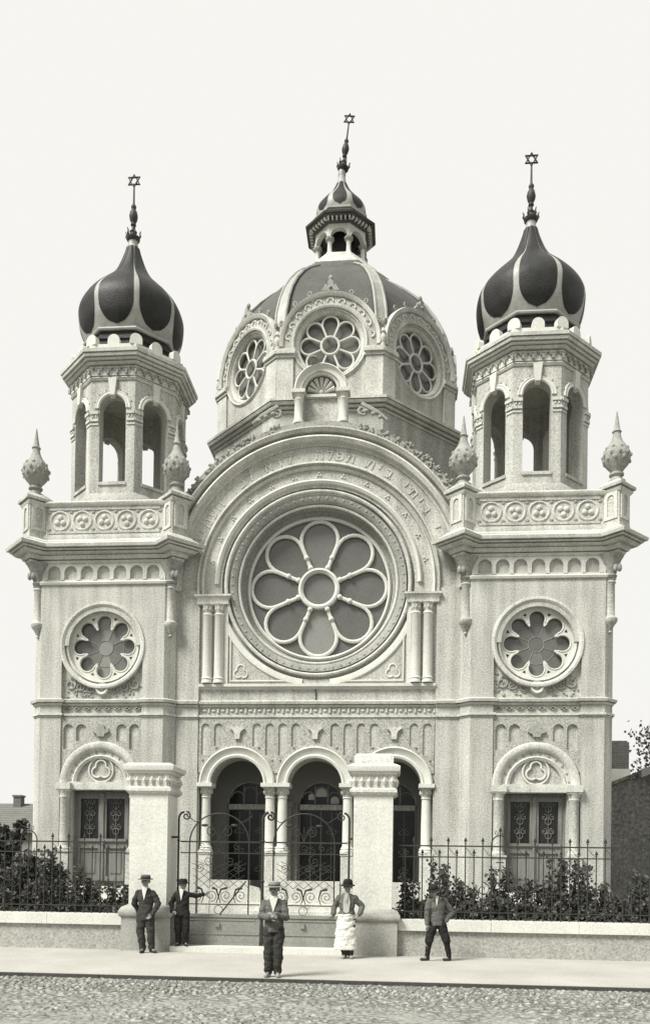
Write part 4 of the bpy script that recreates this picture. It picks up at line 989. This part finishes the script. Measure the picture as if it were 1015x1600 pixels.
G = empty('iron_gate', 'ornate wrought iron double gate with scrolls and hooked posts, closed', 'gate', (-.1, -8.3, .1))
def gate_leaf(xa, xb, ha, hb, hook_in):
    ox = -.1; Z = lambda z: z-.10; x0, x1 = xa-ox, xb-ox
    lf = MB().box(x0, x1, -.01, .01, Z(2.016), Z(2.044))
    lo = obj('gate_leaf', lf, 'iron', G)
    for zr in (1.82, .86): obj('rail', MB().box(x0, x1, -.01, .01, Z(zr)-.010, Z(zr)+.010), 'iron', lo)
    c = (ha+hb)/2-ox; r_ = (hb-ha)/2
    hp = [(c-r_, Z(.66)), (c-r_, Z(2.0))]+[(c+r_*cos(R(a)), Z(2.0)+r_*sin(R(a))) for a in range(168, 0, -12)]+[(c+r_, Z(2.0)), (c+r_, Z(.66))]
    obj('hoop', MB().tube([(u, 0, v) for u, v in hp], .014, 6), 'iron', lo)
    pn = MB().box(x0, x1, -.03, .03, Z(.14), Z(.66)).box(x0, x1, -.05, .05, Z(.62), Z(.68)).box(x0, x1, -.045, .045, Z(.30), Z(.335)).box(x0, x1, -.045, .045, Z(.10), Z(.15)).box(x0+.08, x1-.08, -.042, .042, Z(.56), Z(.59))
    pn.box(c-.04, c+.04, -.07, .0, Z(.44), Z(.52))
    obj('gate_panel', pn, 'gatepanel', lo)
    sc_ = MB()
    def s_(cx_, cz_, r, t, a, sg, w=.0065): sc_.tube([(u, 0, v) for u, v in scroll(cx_, Z(cz_), r, t, a, sg)], w, 4)
    # row of running scrolls above the panel
    k = 4; 
    for i in range(k):
        xx = c-r_+(i+.5)*2*r_/k
        s_(xx, 1.02, .11, 1.5, -90, 1 if i < 2 else -1)
        sc_.tube([(xx+.1*(1 if i < 2 else -1), 0, Z(.88)), (xx+.14*(1 if i < 2 else -1), 0, Z(1.0)), (xx+.10*(1 if i < 2 else -1), 0, Z(1.14)), (xx+.02, 0, Z(1.17))], [.008, .012, .02, .026], 5)
    sc_.arc(c, Z(.76), torus_prof(.08, 0, .006, 4), 0, 360, 14)
    # lattice of crossing curved bars
    for i in range(7):
        xs_ = c-r_+2*r_*i/6
        for sg in (-1, 1):
            pts = []
            for j in range(9):
                u = xs_+sg*(j/8)*.62*1.3; v = 1.17+.5*(j/8)+.06*sin(pi*j/8)
                if abs(u-c) <= r_: pts.append((u, 0, Z(v)))
            if len(pts) > 1: sc_.tube(pts, .0048, 4)
    for sg in (-1, 1):
        s_(c+sg*.20, 1.68, .12, 1.4, 90, sg); s_(c+sg*.36, 1.55, .08, 1.3, -90, -sg); s_(c+sg*.14, 2.22, .11, 1.4, 90, -sg, .009); s_(c+sg*.34, 1.93, .07, 1.3, 90, sg)
        sc_.tube([(c, 0, Z(2.03)), (c+sg*.05, 0, Z(2.18)), (c+sg*.14, 0, Z(2.32))], .009, 4)
        sc_.tube([(c+sg*r_*.62, 0, Z(2.42)), (c+sg*r_*.8, 0, Z(2.40)), (c+sg*(r_+.06), 0, Z(2.52)), (c+sg*(r_+.02), 0, Z(2.60))], .008, 4)
        sc_.ball((c+sg*.28, 0, Z(2.34)), (.07, .012, .028), 8, 5)
    s_(c, 1.92, .10, 1.8, 90, 1); sc_.tube([(c, 0, Z(2.03)), (c, 0, Z(2.32))], .009, 4)
    obj('scrollwork', sc_, 'iron', lo)
    return lo
gate_leaf(-1.66, -.14, -1.49, -.36, 1); l2 = gate_leaf(-.06, 1.48, .10, 1.24, -1)
def hook_post(x, sg, thick=.02):
    x -= -.1; b = MB().tube([(x, 0, 0), (x, 0, 2.36)]+[(x+sg*(.12-.12*cos(R(a))), 0, 2.36+.13*sin(R(a))) for a in range(20, 100, 20)], thick, 7)
    cxx = x+sg*.14
    b.tube([(u, 0, v) for u, v in scroll(cxx, 2.41, .085, 1.35, 90, -sg)], thick*.7, 6)
    for zc in (.5, 1.2, 1.95): b.ball((x, 0, zc), (thick*1.5, thick*1.5, .03), 7, 5)
    obj('gate_post', b, 'iron', G)
hook_post(-1.70, 1); hook_post(1.51, -1); hook_post(-.10, 1, .03)
obj('diagonal_brace', MB().tube([(-.30, -.05, 1.20), (-.78, -.05, .58)], .014, 5), 'iron', G)
for x_ in (-1.7+.1-.1, 1.51+.1+.1): obj('hinge', MB().box(x_-.12, x_+.12, -.015, .015, 1.99, 2.03), 'iron', G)

# ------------------------------------------------------------------ planting
def leaf(mb, p, s, mi, rng):
    d = Vector((rng.gauss(0, 1), rng.gauss(0, 1), rng.gauss(0, .7)+.2)).normalized(); u = d.orthogonal().normalized(); u.rotate(Matrix.Rotation(rng.uniform(0, 6.3), 3, d)); n = d.cross(u)
    p = Vector(p); a = u*s; b_ = n*s*.45
    mb.add([tuple(p), tuple(p+a*.5+b_+d*s*.1), tuple(p+a), tuple(p+a*.5-b_+d*s*.1)], [(0, 1, 2, 3)], mi)
def shrub(x, y, h, w, n, label, seed, z0=.0, group='shrubs behind the iron fences', size=.085, light=.25, name='shrub', sprigs=5):
    rng = random.Random(seed); e = empty(name, label, name, (x, y, z0), group)
    st, lv = MB(), MB()
    tips = []
    for i in range(9+sprigs):
        a = rng.uniform(0, 6.28); tall = i < sprigs
        top = Vector((cos(a)*w*rng.uniform(.1, .42), sin(a)*.25*rng.uniform(.2, 1), h*(rng.uniform(.85, 1.05) if tall else rng.uniform(.45, .72))))
        mid = Vector((top.x*.5+rng.uniform(-.06, .06), top.y*.5, top.z*.5)); st.tube([(top.x*.1, top.y*.1, 0), tuple(mid), tuple(top)], [.014, .010, .004], 4)
        tips.append((mid, top, tall))
    for i in range(n):
        if rng.random() < .33:
            m_, t_, tall = rng.choice(tips); f = rng.uniform(0, 1.02); p = m_.lerp(t_, f)+Vector((rng.gauss(0, .045), rng.gauss(0, .045), rng.gauss(0, .03)))
        else:
            zz = (1-rng.random()**.7*1.0)*h*.72; a = rng.uniform(0, 6.28); ww = w*.68*(1-.3*(zz/h)**2)*sqrt(rng.random())
            p = Vector((cos(a)*ww, sin(a)*min(ww, .36), zz))
            if noise.noise(p*3.1+Vector((seed, 0, 0))) < -.22: continue
        leaf(lv, p, size*rng.uniform(.7, 1.3), 1 if rng.random() < light else 0, rng)
    obj('stem', st, 'bark', e); obj('foliage', lv, ['leaf', 'leaf_light'], e, smooth=False, recalc=False)
L_ = [(-5.1, 1.5, .95, 'dark shrub at the far left end of the planting'), (-4.45, 1.78, .7, 'tallest shrub of the left bed, with an upright sprig'), (-3.95, 1.55, .65, 'leafy shrub in front of the left tower pier'), (-3.45, 1.25, .6, 'middling shrub below the left tower door'), (-2.95, 1.15, .55, 'low shrub next to the left gate pier')]
for i, (x, h, w_, lab) in enumerate(L_): shrub(x, -7.85, h, w_, int(11000*w_), lab, 31+i, size=.066)
R_ = [(2.75, 1.35, .6, 'pale-leaved shrub right beside the right gate pier'), (3.25, 1.62, .55, 'shrub with a thin tall sprig behind the walking boy'), (3.75, 1.35, .6, 'rounded dense shrub right of the walking boy'), (4.3, 1.55, .6, 'shrub under the pointed hoop of the right fence'), (4.85, 1.35, .65, 'shrub in front of the right tower door'), (5.35, 1.85, .55, 'upright shrub with big leaves before the right door jamb'), (5.8, 1.75, .5, 'tall narrow shrub in front of the right portal column'), (6.3, 1.3, .6, 'low dense shrub before the right tower pier'), (6.9, 1.5, .75, 'dark shrub at the right edge of the picture'), (7.6, 1.4, .8, 'dark shrub beyond the right edge of the tower')]
for i, (x, h, w_, lab) in enumerate(R_): shrub(x, -7.85, h, w_, int(10000*w_), lab, 51+i, light=.30, size=.066)
shrub(-7.3, -4.4, 2.55, 2.2, 12000, 'tall dark ivy-like bush beside the left tower', 77, size=.15, light=.12, group=None, name='bush', sprigs=9)

# ------------------------------------------------------------------ neighbours
hl = empty('neighbour_house', 'far low house with tiled roof and two small chimneys, left', 'house', (-22, 20, -.35))
hw_ = MB().box(-5, 5.2, 0, 8, 0, 3.6)
obj('wall', hw_, 'inside', hl)
for i in range(9):
    obj('window', MB().plate([(-4.6+i*1.05, 1.2), (-4.0+i*1.05, 1.2)]+arcpts(-4.3+i*1.05, 2.6, .3, 0, 180, 8), [], -.06, .02), 'glass_k', hl)
rf = obj('roof', MB().add([(-5.4, -.4, 3.55), (5.5, -.4, 3.55), (5.5, 8.4, 3.55), (-5.4, 8.4, 3.55), (-5.4, 4, 5.4), (5.5, 4, 5.4)], [(0, 1, 5, 4), (2, 3, 4, 5), (1, 2, 5), (3, 0, 4), (0, 1, 2, 3)]), 'tile', hl)
for x_ in (2.6, 4.6): obj('chimney', MB().box(x_-.22, x_+.22, 3.4, 3.9, 4.8, 5.75).box(x_-.27, x_+.27, 3.35, 3.95, 5.75, 5.85), 'brick', rf)
hr = empty('neighbour_building', 'dark old building with sloping eave to the right of the synagogue', 'house', (12.5, 4, 0))
obj('wall', MB().plate([(-3.4, 0), (6, 0), (6, 6.5), (2.2, 6.5), (-3.4, 4.28)], [], 0, 6.0), 'oldwall', hr)
rm = MB()
rm.add([(-3.6, -.1, 4.22), (2.2, -.1, 6.52), (2.2, 6.3, 6.52), (-3.6, 6.3, 4.22), (-3.6, -.1, 4.34), (2.2, -.1, 6.64), (2.2, 6.3, 6.64), (-3.6, 6.3, 4.34)], [(0, 1, 2, 3), (4, 5, 6, 7), (0, 1, 5, 4), (1, 2, 6, 5), (2, 3, 7, 6), (3, 0, 4, 7)])
obj('roof', rm, 'oldwall', hr)
obj('eave_board', MB().add([(-2.5, -.5, 4.55), (2.2, -.5, 6.45), (2.2, .0, 6.45), (-2.5, 0, 4.55), (-2.5, -.5, 4.80), (2.2, -.5, 6.70), (2.2, .0, 6.70), (-2.5, 0, 4.80)], [(0, 1, 2, 3), (4, 5, 6, 7), (0, 1, 5, 4), (1, 2, 6, 5), (2, 3, 7, 6), (3, 0, 4, 7)]), 'stone', hr)
ch = empty('chimney_stack', 'dark brick chimney on a whitewashed base beside the right tower', 'chimney', (11.12, 10.6, 0))
obj('chimney_base', MB().box(-.75, .30, -.4, .5, 0, 5.60), 'light', ch)
obj('chimney_shaft', MB().box(-.72, .25, -.35, .45, 5.60, 6.66).box(-.66, .19, -.3, .4, 6.66, 6.72), 'brick', ch)
def tree(x, y, h, cr, n, label, seed, zc=.62, name='broadleaf_tree'):
    rng = random.Random(seed); e = empty(name, label, 'tree', (x, y, 0)); tk, lv = MB(), MB()
    tk.tube([(0, 0, 0), (.1, 0, h*.3), (0, .1, h*.6), (.1, 0, h*.8)], [.28, .2, .13, .05], 8)
    ends = []
    for i in range(16):
        a = rng.uniform(0, 6.28); z0 = h*rng.uniform(.3, .65); L2 = cr*rng.uniform(.6, 1.1)
        p0 = Vector((0, 0, z0)); p2 = Vector((cos(a)*L2, sin(a)*L2, z0+h*rng.uniform(.1, .36))); p1 = p0.lerp(p2, .5)+Vector((0, 0, .3))
        tk.tube([tuple(p0), tuple(p1), tuple(p2)], [.09, .05, .015], 5); ends += [p1, p2, p1.lerp(p2, .5), p2+Vector((rng.uniform(-.4, .4), rng.uniform(-.4, .4), .4))]
    for i in range(n):
        c = rng.choice(ends); r_ = .42
        leaf(lv, c+Vector((rng.gauss(0, r_), rng.gauss(0, r_), rng.gauss(0, r_*.75))), rng.uniform(.1, .2), 1 if rng.random() < .15 else 0, rng)
    obj('trunk', tk, 'bark', e); obj('crown', lv, ['leaf', 'leaf_light'], e, smooth=False, recalc=False)
tree(14.0, 14, 7.7, 1.8, 5000, 'loose-crowned leafy tree behind the dark chimney, right edge', 5)
# ------------------------------------------------------------------ people
def remesh(mb, vox, smooth_it=2, crumple=0, seed=0):
    me = bpy.data.meshes.new('tmp'); me.from_pydata(mb.v, [], mb.f)
    bm_ = bmesh.new(); bm_.from_mesh(me); bmesh.ops.recalc_face_normals(bm_, faces=bm_.faces); bm_.to_mesh(me); bm_.free()
    o = bpy.data.objects.new('tmp', me); C.objects.link(o)
    md = o.modifiers.new('r', 'REMESH'); md.mode = 'VOXEL'; md.voxel_size = vox; md.adaptivity = 0
    if smooth_it:
        ms = o.modifiers.new('s', 'SMOOTH'); ms.iterations = smooth_it; ms.factor = .5
    dg = bpy.context.evaluated_depsgraph_get(); out = bpy.data.meshes.new_from_object(o.evaluated_get(dg))
    bpy.data.objects.remove(o); bpy.data.meshes.remove(me)
    if crumple:
        nrm = [v.normal.copy() for v in out.vertices]
        for v, n in zip(out.vertices, nrm):
            p = v.co+Vector((seed*3.3, 0, 0)); q = noise.noise(Vector((p.x*9, p.y*9, p.z*16)))+.5*noise.noise(p*32)
            v.co += n*q*crumple
    out.shade_smooth(); return out
def mobj(name, me, m, parent):
    me.materials.clear(); me.materials.append(M[m]); me.name = name
    o = bpy.data.objects.new(name, me); C.objects.link(o); o.parent = parent; return o
def cap_(mb, p0, r0, p1, r1, n=12):
    p0, p1 = Vector(p0), Vector(p1); d = p1-p0; l = max(d.length, 1e-5); q = d.to_track_quat('Z', 'Y').to_matrix().to_4x4()
    T0 = mb.T; mb.T = T0 @ Matrix.Translation(p0) @ q
    pts = [(r0*sin(a), -r0*cos(a)) for a in (R(3), R(30), R(60), R(90))]+[(r1*sin(a), l-r1*cos(a)) for a in (R(90), R(120), R(150), R(177))]
    mb.lathe(pts, 0, 0, 0, n); mb.T = T0; return mb
def loft(mb, secs, n=18):
    vs = []; 
    for (c, rx, ry, tw) in secs:
        for i in range(n):
            a = 2*pi*i/n; x_, y_ = rx*cos(a), ry*sin(a); vs.append((c[0]+x_*cos(tw)-y_*sin(tw), c[1]+x_*sin(tw)+y_*cos(tw), c[2]))
    k = len(secs)
    return mb.add(vs, [(i*n+j, i*n+(j+1) % n, (i+1)*n+(j+1) % n, (i+1)*n+j) for i in range(k-1) for j in range(n)]+[tuple(range(n)), tuple(range((k-1)*n, k*n))])
def hand(mb, w_, d, side, H):
    """palm, five bent fingers, thumb leaving the side of the palm; d = pointing direction"""
    d = Vector(d).normalized(); w_ = Vector(w_); s = Vector(side).normalized(); s = (s-d*s.dot(d)).normalized(); nrm = d.cross(s)
    L0 = .058*H; T0 = mb.T
    cap_(mb, w_, .019*H, w_+d*L0*.75, .021*H, 8)
    for i, (o, l) in enumerate(((-.018, .042), (-.006, .047), (.006, .044), (.018, .036))):
        b0 = w_+d*L0*.8+s*o*H; b1 = b0+d*l*.55*H+nrm*.004*H; b2 = b1+(d*.75+nrm*.65).normalized()*l*.5*H
        cap_(mb, b0, .0066*H, b1, .006*H, 6); cap_(mb, b1, .006*H, b2, .0052*H, 6)
    t0 = w_+d*L0*.25-s*.016*H; t1 = t0+(d*.7-s*.75).normalized()*.03*H; t2 = t1+(d*.95-s*.2+nrm*.3).normalized()*.022*H
    cap_(mb, t0, .009*H, t1, .0075*H, 6); cap_(mb, t1, .0075*H, t2, .006*H, 6)
def person(label, loc, H, J, look=0, tilt=0, hat='straw', hatm='straw', jacket='cl_dark', trousers='cl_dark', shoes='leather', shirt='cl_white', open_front=.02, apron=None, hem=.44, hands=(1, 1), sleeve_r=1.0, knee=False, vest=None, bandm='cl_black', lean=0):
    e = empty('person', label, 'person', loc)
    P = {k: Vector(v)*H for k, v in J.items()}
    V = .0075 if H > 1 else .006
    hd = P['head']; nk = P['neck']; ch_ = P['chest']; pv = P['pelvis']
    b = MB()
    # body: one continuous surface
    loft(b, [(pv-Vector((0, 0, .03*H)), .075*H, .05*H, 0), (pv+Vector((0, 0, .03*H)), .085*H, .055*H, 0), (pv.lerp(ch_, .45), .072*H, .048*H, 0), (ch_, .088*H, .055*H, 0), (ch_+Vector((0, 0, .06*H)), .085*H, .045*H, 0), (nk, .035*H, .035*H, 0)])
    cap_(b, nk-Vector((0, 0, .02*H)), .034*H, hd-Vector((0, 0, .02*H)), .030*H)
    lk = Matrix.Rotation(R(look), 4, 'Z') @ Matrix.Rotation(R(tilt), 4, 'X')
    hp = lambda v: hd+(lk @ Vector(v))*H
    b.ball(tuple(hp((0, .006, .018))), (.050*H, .060*H, .060*H), 16, 12, rot=lk)
    b.ball(tuple(hp((0, -.014, -.022))), (.040*H, .044*H, .046*H), 14, 10, rot=lk)
    b.ball(tuple(hp((0, -.030, -.046))), (.020*H, .020*H, .016*H), 10, 8, rot=lk)
    cap_(b, hp((0, -.052, .010)), .006*H, hp((0, -.064, -.014)), .010*H, 8)
    for s in (-1, 1):
        b.ball(tuple(hp((s*.052, .006, -.006))), (.008*H, .014*H, .02*H), 8, 6, rot=lk)
        b.ball(tuple(hp((s*.020, -.046, .016))), (.016*H, .008*H, .007*H), 8, 6, rot=lk)
    b.ball(tuple(hp((0, -.053, -.030))), (.017*H, .007*H, .005*H), 8, 6, rot=lk)
    for i, sd_ in enumerate(('l', 'r')):
        sh_, el, wr, ha = (P[k+sd_] for k in ('sh', 'el', 'wr', 'ha'))
        cap_(b, sh_, .030*H, el, .024*H); cap_(b, el, .024*H, wr, .017*H)
        if hands[i]: hand(b, wr, ha-wr, (-1 if sd_ == 'l' else 1, -.4, 0) if abs((ha-wr).normalized().x) < .8 else (0, 0, 1), H)
        hi, kn, an, to = (P[k+sd_] for k in ('hi', 'kn', 'an', 'to'))
        cap_(b, hi, .052*H, kn, .036*H); cap_(b, kn, .036*H, an, .022*H); cap_(b, an, .022*H, to, .018*H)
    mobj('body', remesh(b, V*.75, 1), 'skin', e)
    # face marks
    f = MB()
    for s in (-1, 1): f.ball(tuple(hp((s*.020, -.0535, .004))), (.009*H, .004*H, .005*H), 8, 6, rot=lk)
    obj('eyes', f, 'hair', e)
    obj('mouth', MB().ball(tuple(hp((0, -.0585, -.030))), (.015*H, .003*H, .003*H), 8, 6, rot=lk), 'hair', e)
    hr_ = MB().ball(tuple(hp((0, .016, .026))), (.0555*H, .060*H, .058*H), 14, 10, rot=lk)
    obj('hair', hr_, 'hair', e)
    # trousers
    b = MB(); loft(b, [(pv-Vector((0, 0, .05*H)), .088*H, .062*H, 0), (pv+Vector((0, 0, .02*H)), .095*H, .066*H, 0), (pv+Vector((0, 0, .075*H)), .088*H, .062*H, 0)])
    for sd_ in ('l', 'r'):
        hi, kn, an = (P[k+sd_] for k in ('hi', 'kn', 'an'))
        cap_(b, hi, .068*H, kn, .054*H)
        if knee: cap_(b, kn, .054*H, kn.lerp(an, .25), .044*H); cap_(b, kn.lerp(an, .2), .040*H, an, .030*H)
        else: cap_(b, kn, .054*H, an+Vector((0, 0, .02*H)), .045*H)
    mobj('trousers', remesh(b, V, 2, .010*H, 1+loc[0]), trousers, e)
    # shoes
    for sd_ in ('l', 'r'):
        an, to = P['an'+sd_], P['to'+sd_]; b = MB(); g_ = Vector((an.x, an.y, .024*H)); 
        bk = g_+(an-to).normalized()*.012*H; bk.z = .024*H
        cap_(b, bk, .025*H, Vector((to.x, to.y, .020*H)), .021*H); cap_(b, g_, .026*H, an+Vector((0, 0, .005*H)), .026*H)
        for v in range(len(b.v)): b.v[v] = (b.v[v][0], b.v[v][1], max(b.v[v][2], 0.0))
        mobj('shoe', remesh(b, V*.8, 1), shoes, e)
    # jacket with sleeves
    b = MB(); hz = hem*H
    loft(b, [(Vector((pv.x, pv.y, hz)), .112*H, .080*H, 0), (Vector((pv.x, pv.y, hz+.06*H)), .106*H, .076*H, 0), (pv.lerp(ch_, .5), .092*H, .066*H, 0), (ch_, .106*H, .072*H, 0), (ch_+Vector((0, 0, .045*H)), .106*H, .062*H, 0), (ch_.lerp(nk, .78), .082*H, .052*H, 0), (nk+Vector((0, 0, .0*H)), .045*H, .045*H, 0)])
    for sd_ in ('l', 'r'):
        sh_, el, wr = (P[k+sd_] for k in ('sh', 'el', 'wr'))
        cap_(b, sh_, .041*H*sleeve_r, el, .038*H*sleeve_r); cap_(b, el, .039*H*sleeve_r, wr, .031*H*sleeve_r)
    mobj('jacket', remesh(b, V, 2, .009*H, 5+loc[0]), jacket, e)
    # shirt wedge, waistcoat or open front
    def front(pts, y0, th, m, nm, bulge=.018):
        vs = []; tri = tessellate_polygon([[Vector((x_, z_, 0)) for x_, z_ in pts]]); n_ = len(pts)
        for off in (0, th):
            for x_, z_ in pts: vs.append((ch_.x+x_*H, ch_.y-(y0-bulge*(x_/.07)**2)*H+off*H, z_*H))
        obj(nm, MB().add(vs, [tuple(t) for t in tri]+[tuple(n_+i for i in t) for t in tri]+[(i, (i+1) % n_, n_+(i+1) % n_, n_+i) for i in range(n_)]), m, e)
    zc_, zn = ch_.z/H, nk.z/H
    if vest: front([(-.012, hem+.06), (.03, hem+.07), (.045, zc_), (.03, zn-.01), (-.03, zn-.01), (-.045, zc_), (-.04, hem+.08)], .082, .03, vest, 'waistcoat')
    front([(-open_front, zn+.004), (0, zc_-.035 if open_front > .025 else zc_), (open_front, zn+.004)], .078 if not vest else .088, .04, shirt, 'shirt')
    cb_ = MB().lathe([(.038*H, -.008*H), (.040*H, .004*H), (.036*H, .014*H)], nk.x, nk.y-.002, nk.z+.012*H, 14)
    obj('collar', cb_, shirt, e)
    # hat
    T6 = Matrix.Translation(hd) @ lk @ Matrix.Rotation(R(4), 4, 'X') @ Matrix.Scale(H, 4)
    if hat == 'straw': pr = [(.060, .030), (.100, .028), (.101, .034), (.062, .037), (.060, .080), (.052, .084), (.001, .084)]
    elif hat == 'bowl': pr = [(.062, .022), (.092, .012), (.094, .020), (.064, .034), (.060, .068), (.048, .094), (.020, .103), (.001, .103)]
    else: pr = [(.060, .022), (.088, .018), (.090, .026), (.064, .034), (.062, .062), (.050, .084), (.028, .076), (.001, .074)]
    ho_ = obj('hat', MB(T6).lathe(pr, 0, 0, 0, 24), hatm, e)
    obj('hat_band', MB(T6).lathe([(.0625, .036), (.0645, .040), (.0635, .056), (.061, .057)], 0, 0, 0, 24), bandm, ho_)
    if apron:
        b = MB(); zt, zb = apron
        secs = []
        for i in range(6):
            t = i/5; z_ = zt+(zb-zt)*t; secs.append((Vector((pv.x/H-.004-.006*t, pv.y/H-.012, z_))*H, (.112+.036*t)*H, (.08+.02*t)*H, 0))
        loft(b, secs[::-1], 30); me = remesh(b, V, 2, .012*H, 9)
        mobj('apron', me, 'cl_white', e)
    return e
std = dict(pelvis=(0, 0, .50), chest=(0, 0, .71), neck=(0, 0, .825), head=(0, -.012, .915),
           shl=(-.098, 0, .768), shr=(.098, 0, .768), ell=(-.15, .02, .62), elr=(.15, .02, .62), wrl=(-.145, -.03, .49), wrr=(.145, -.03, .49), hal=(-.142, -.05, .42), har=(.142, -.05, .42),
           hil=(-.05, 0, .49), hir=(.05, 0, .49), knl=(-.062, -.012, .275), knr=(.062, -.012, .275), anl=(-.065, .01, .045), anr=(.065, .01, .045), tol=(-.075, -.075, .02), tor=(.085, -.07, .02))
def pose(**k): d = dict(std); d.update(k); return d
# boy by the left pier, hands near his pockets, legs apart
person('boy in a dark suit and dark-banded straw hat leaning before the left gate pier', (-2.10, -9.02, 0), 1.40,
       pose(pelvis=(.01, 0, .50), wrr=(.115, -.075, .50), har=(.075, -.085, .455), elr=(.165, .01, .63), ell=(-.165, .05, .63), wrl=(-.115, .09, .52), hal=(-.08, .1, .48),
            knl=(-.055, -.02, .28), anl=(-.02, -.02, .045), tol=(-.02, -.11, .02), knr=(.075, -.01, .28), anr=(.085, .01, .045), tor=(.15, -.05, .02)), hat='straw', hatm='cl_mid', bandm='cl_black', open_front=.034, jacket='cl_dark', trousers='cl_dark', hem=.42)
# small boy pointing his arm along the gate
person('small boy in black with dark felt hat, arm stretched onto the gate', (-1.52, -8.66, .10), 1.235,
       pose(ell=(-.165, .0, .63), wrl=(-.13, -.085, .52), hal=(-.08, -.10, .495), elr=(.185, .06, .745), wrr=(.285, .14, .765), har=(.34, .16, .79), head=(.01, -.015, .915), hir=(.05, 0, .49), anl=(-.05, .01, .045), anr=(.06, .0, .045), knl=(-.055, -.01, .28), tol=(-.07, -.07, .02), tor=(.09, -.07, .02)), look=38, hat='felt', hatm='cl_black', jacket='cl_black', trousers='cl_black', open_front=.03, hem=.45)
# boy standing out at the kerb with crossed arms
person('boy with folded arms and pale straw hat standing at the kerb', (.655, -11.95, 0), 1.37,
       pose( ell=(-.128, -.03, .635), wrl=(-.03, -.14, .625), hal=(.04, -.15, .64), elr=(.128, -.03, .625), wrr=(.03, -.125, .655), har=(-.045, -.13, .66), anl=(-.05, 0, .045), anr=(.045, 0, .045), knl=(-.052, -.012, .28), knr=(.048, -.012, .28), tol=(-.068, -.08, .02), tor=(.06, -.08, .02)), hat='straw', hatm='straw', jacket='cl_mid', trousers='cl_dark', shoes='leather_pale', open_front=.045, hem=.47, look=-4, bandm='cl_mid')
# man in a white apron leaning by the right pier
person('man in long white apron, grey jacket and dark bowl hat by the right pier', (1.535, -9.2, 0), 1.37,
       pose(head=(.01, -.015, .91), ell=(-.165, .03, .65), wrl=(-.165, -.06, .56), hal=(-.185, -.07, .54), elr=(.195, .03, .66), wrr=(.165, -.06, .565), har=(.13, -.08, .53), anl=(-.015, .0, .045), anr=(.05, -.0, .045), knl=(-.02, -.01, .28), knr=(.05, -.01, .28), tol=(-.035, -.08, .02), tor=(.07, -.08, .02)), hat='bowl', hatm='cl_black', jacket='cl_mid', trousers='cl_dark', shoes='leather_pale', vest='cl_pale', shirt='cl_pale', open_front=.02, hem=.52, apron=(.56, .115), look=-8)
# boy striding to the left
person('boy in knee breeches and dark hat striding left along the low wall', (3.10, -9.28, 0), 1.335,
       pose(pelvis=(-.01, 0, .50), chest=(-.015, -.02, .70), neck=(-.03, -.045, .81), head=(-.055, -.07, .895), shl=(-.11, -.05, .765), shr=(.085, .03, .775), ell=(-.135, -.05, .61), wrl=(-.135, -.07, .48), hal=(-.13, -.085, .42), elr=(.19, .07, .62), wrr=(.11, -.01, .52), har=(.07, -.03, .49),
            hil=(-.045, 0, .49), hir=(.045, 0, .49), knl=(-.105, -.03, .275), anl=(-.125, .0, .045), tol=(-.20, -.04, .02), knr=(.115, .0, .27), anr=(.155, .03, .05), tor=(.09, .0, .02)), look=-32, tilt=14, hat='felt', hatm='cl_black', jacket='cl_mid', trousers='cl_black', knee=True, shoes='leather', open_front=.018, hem=.45)
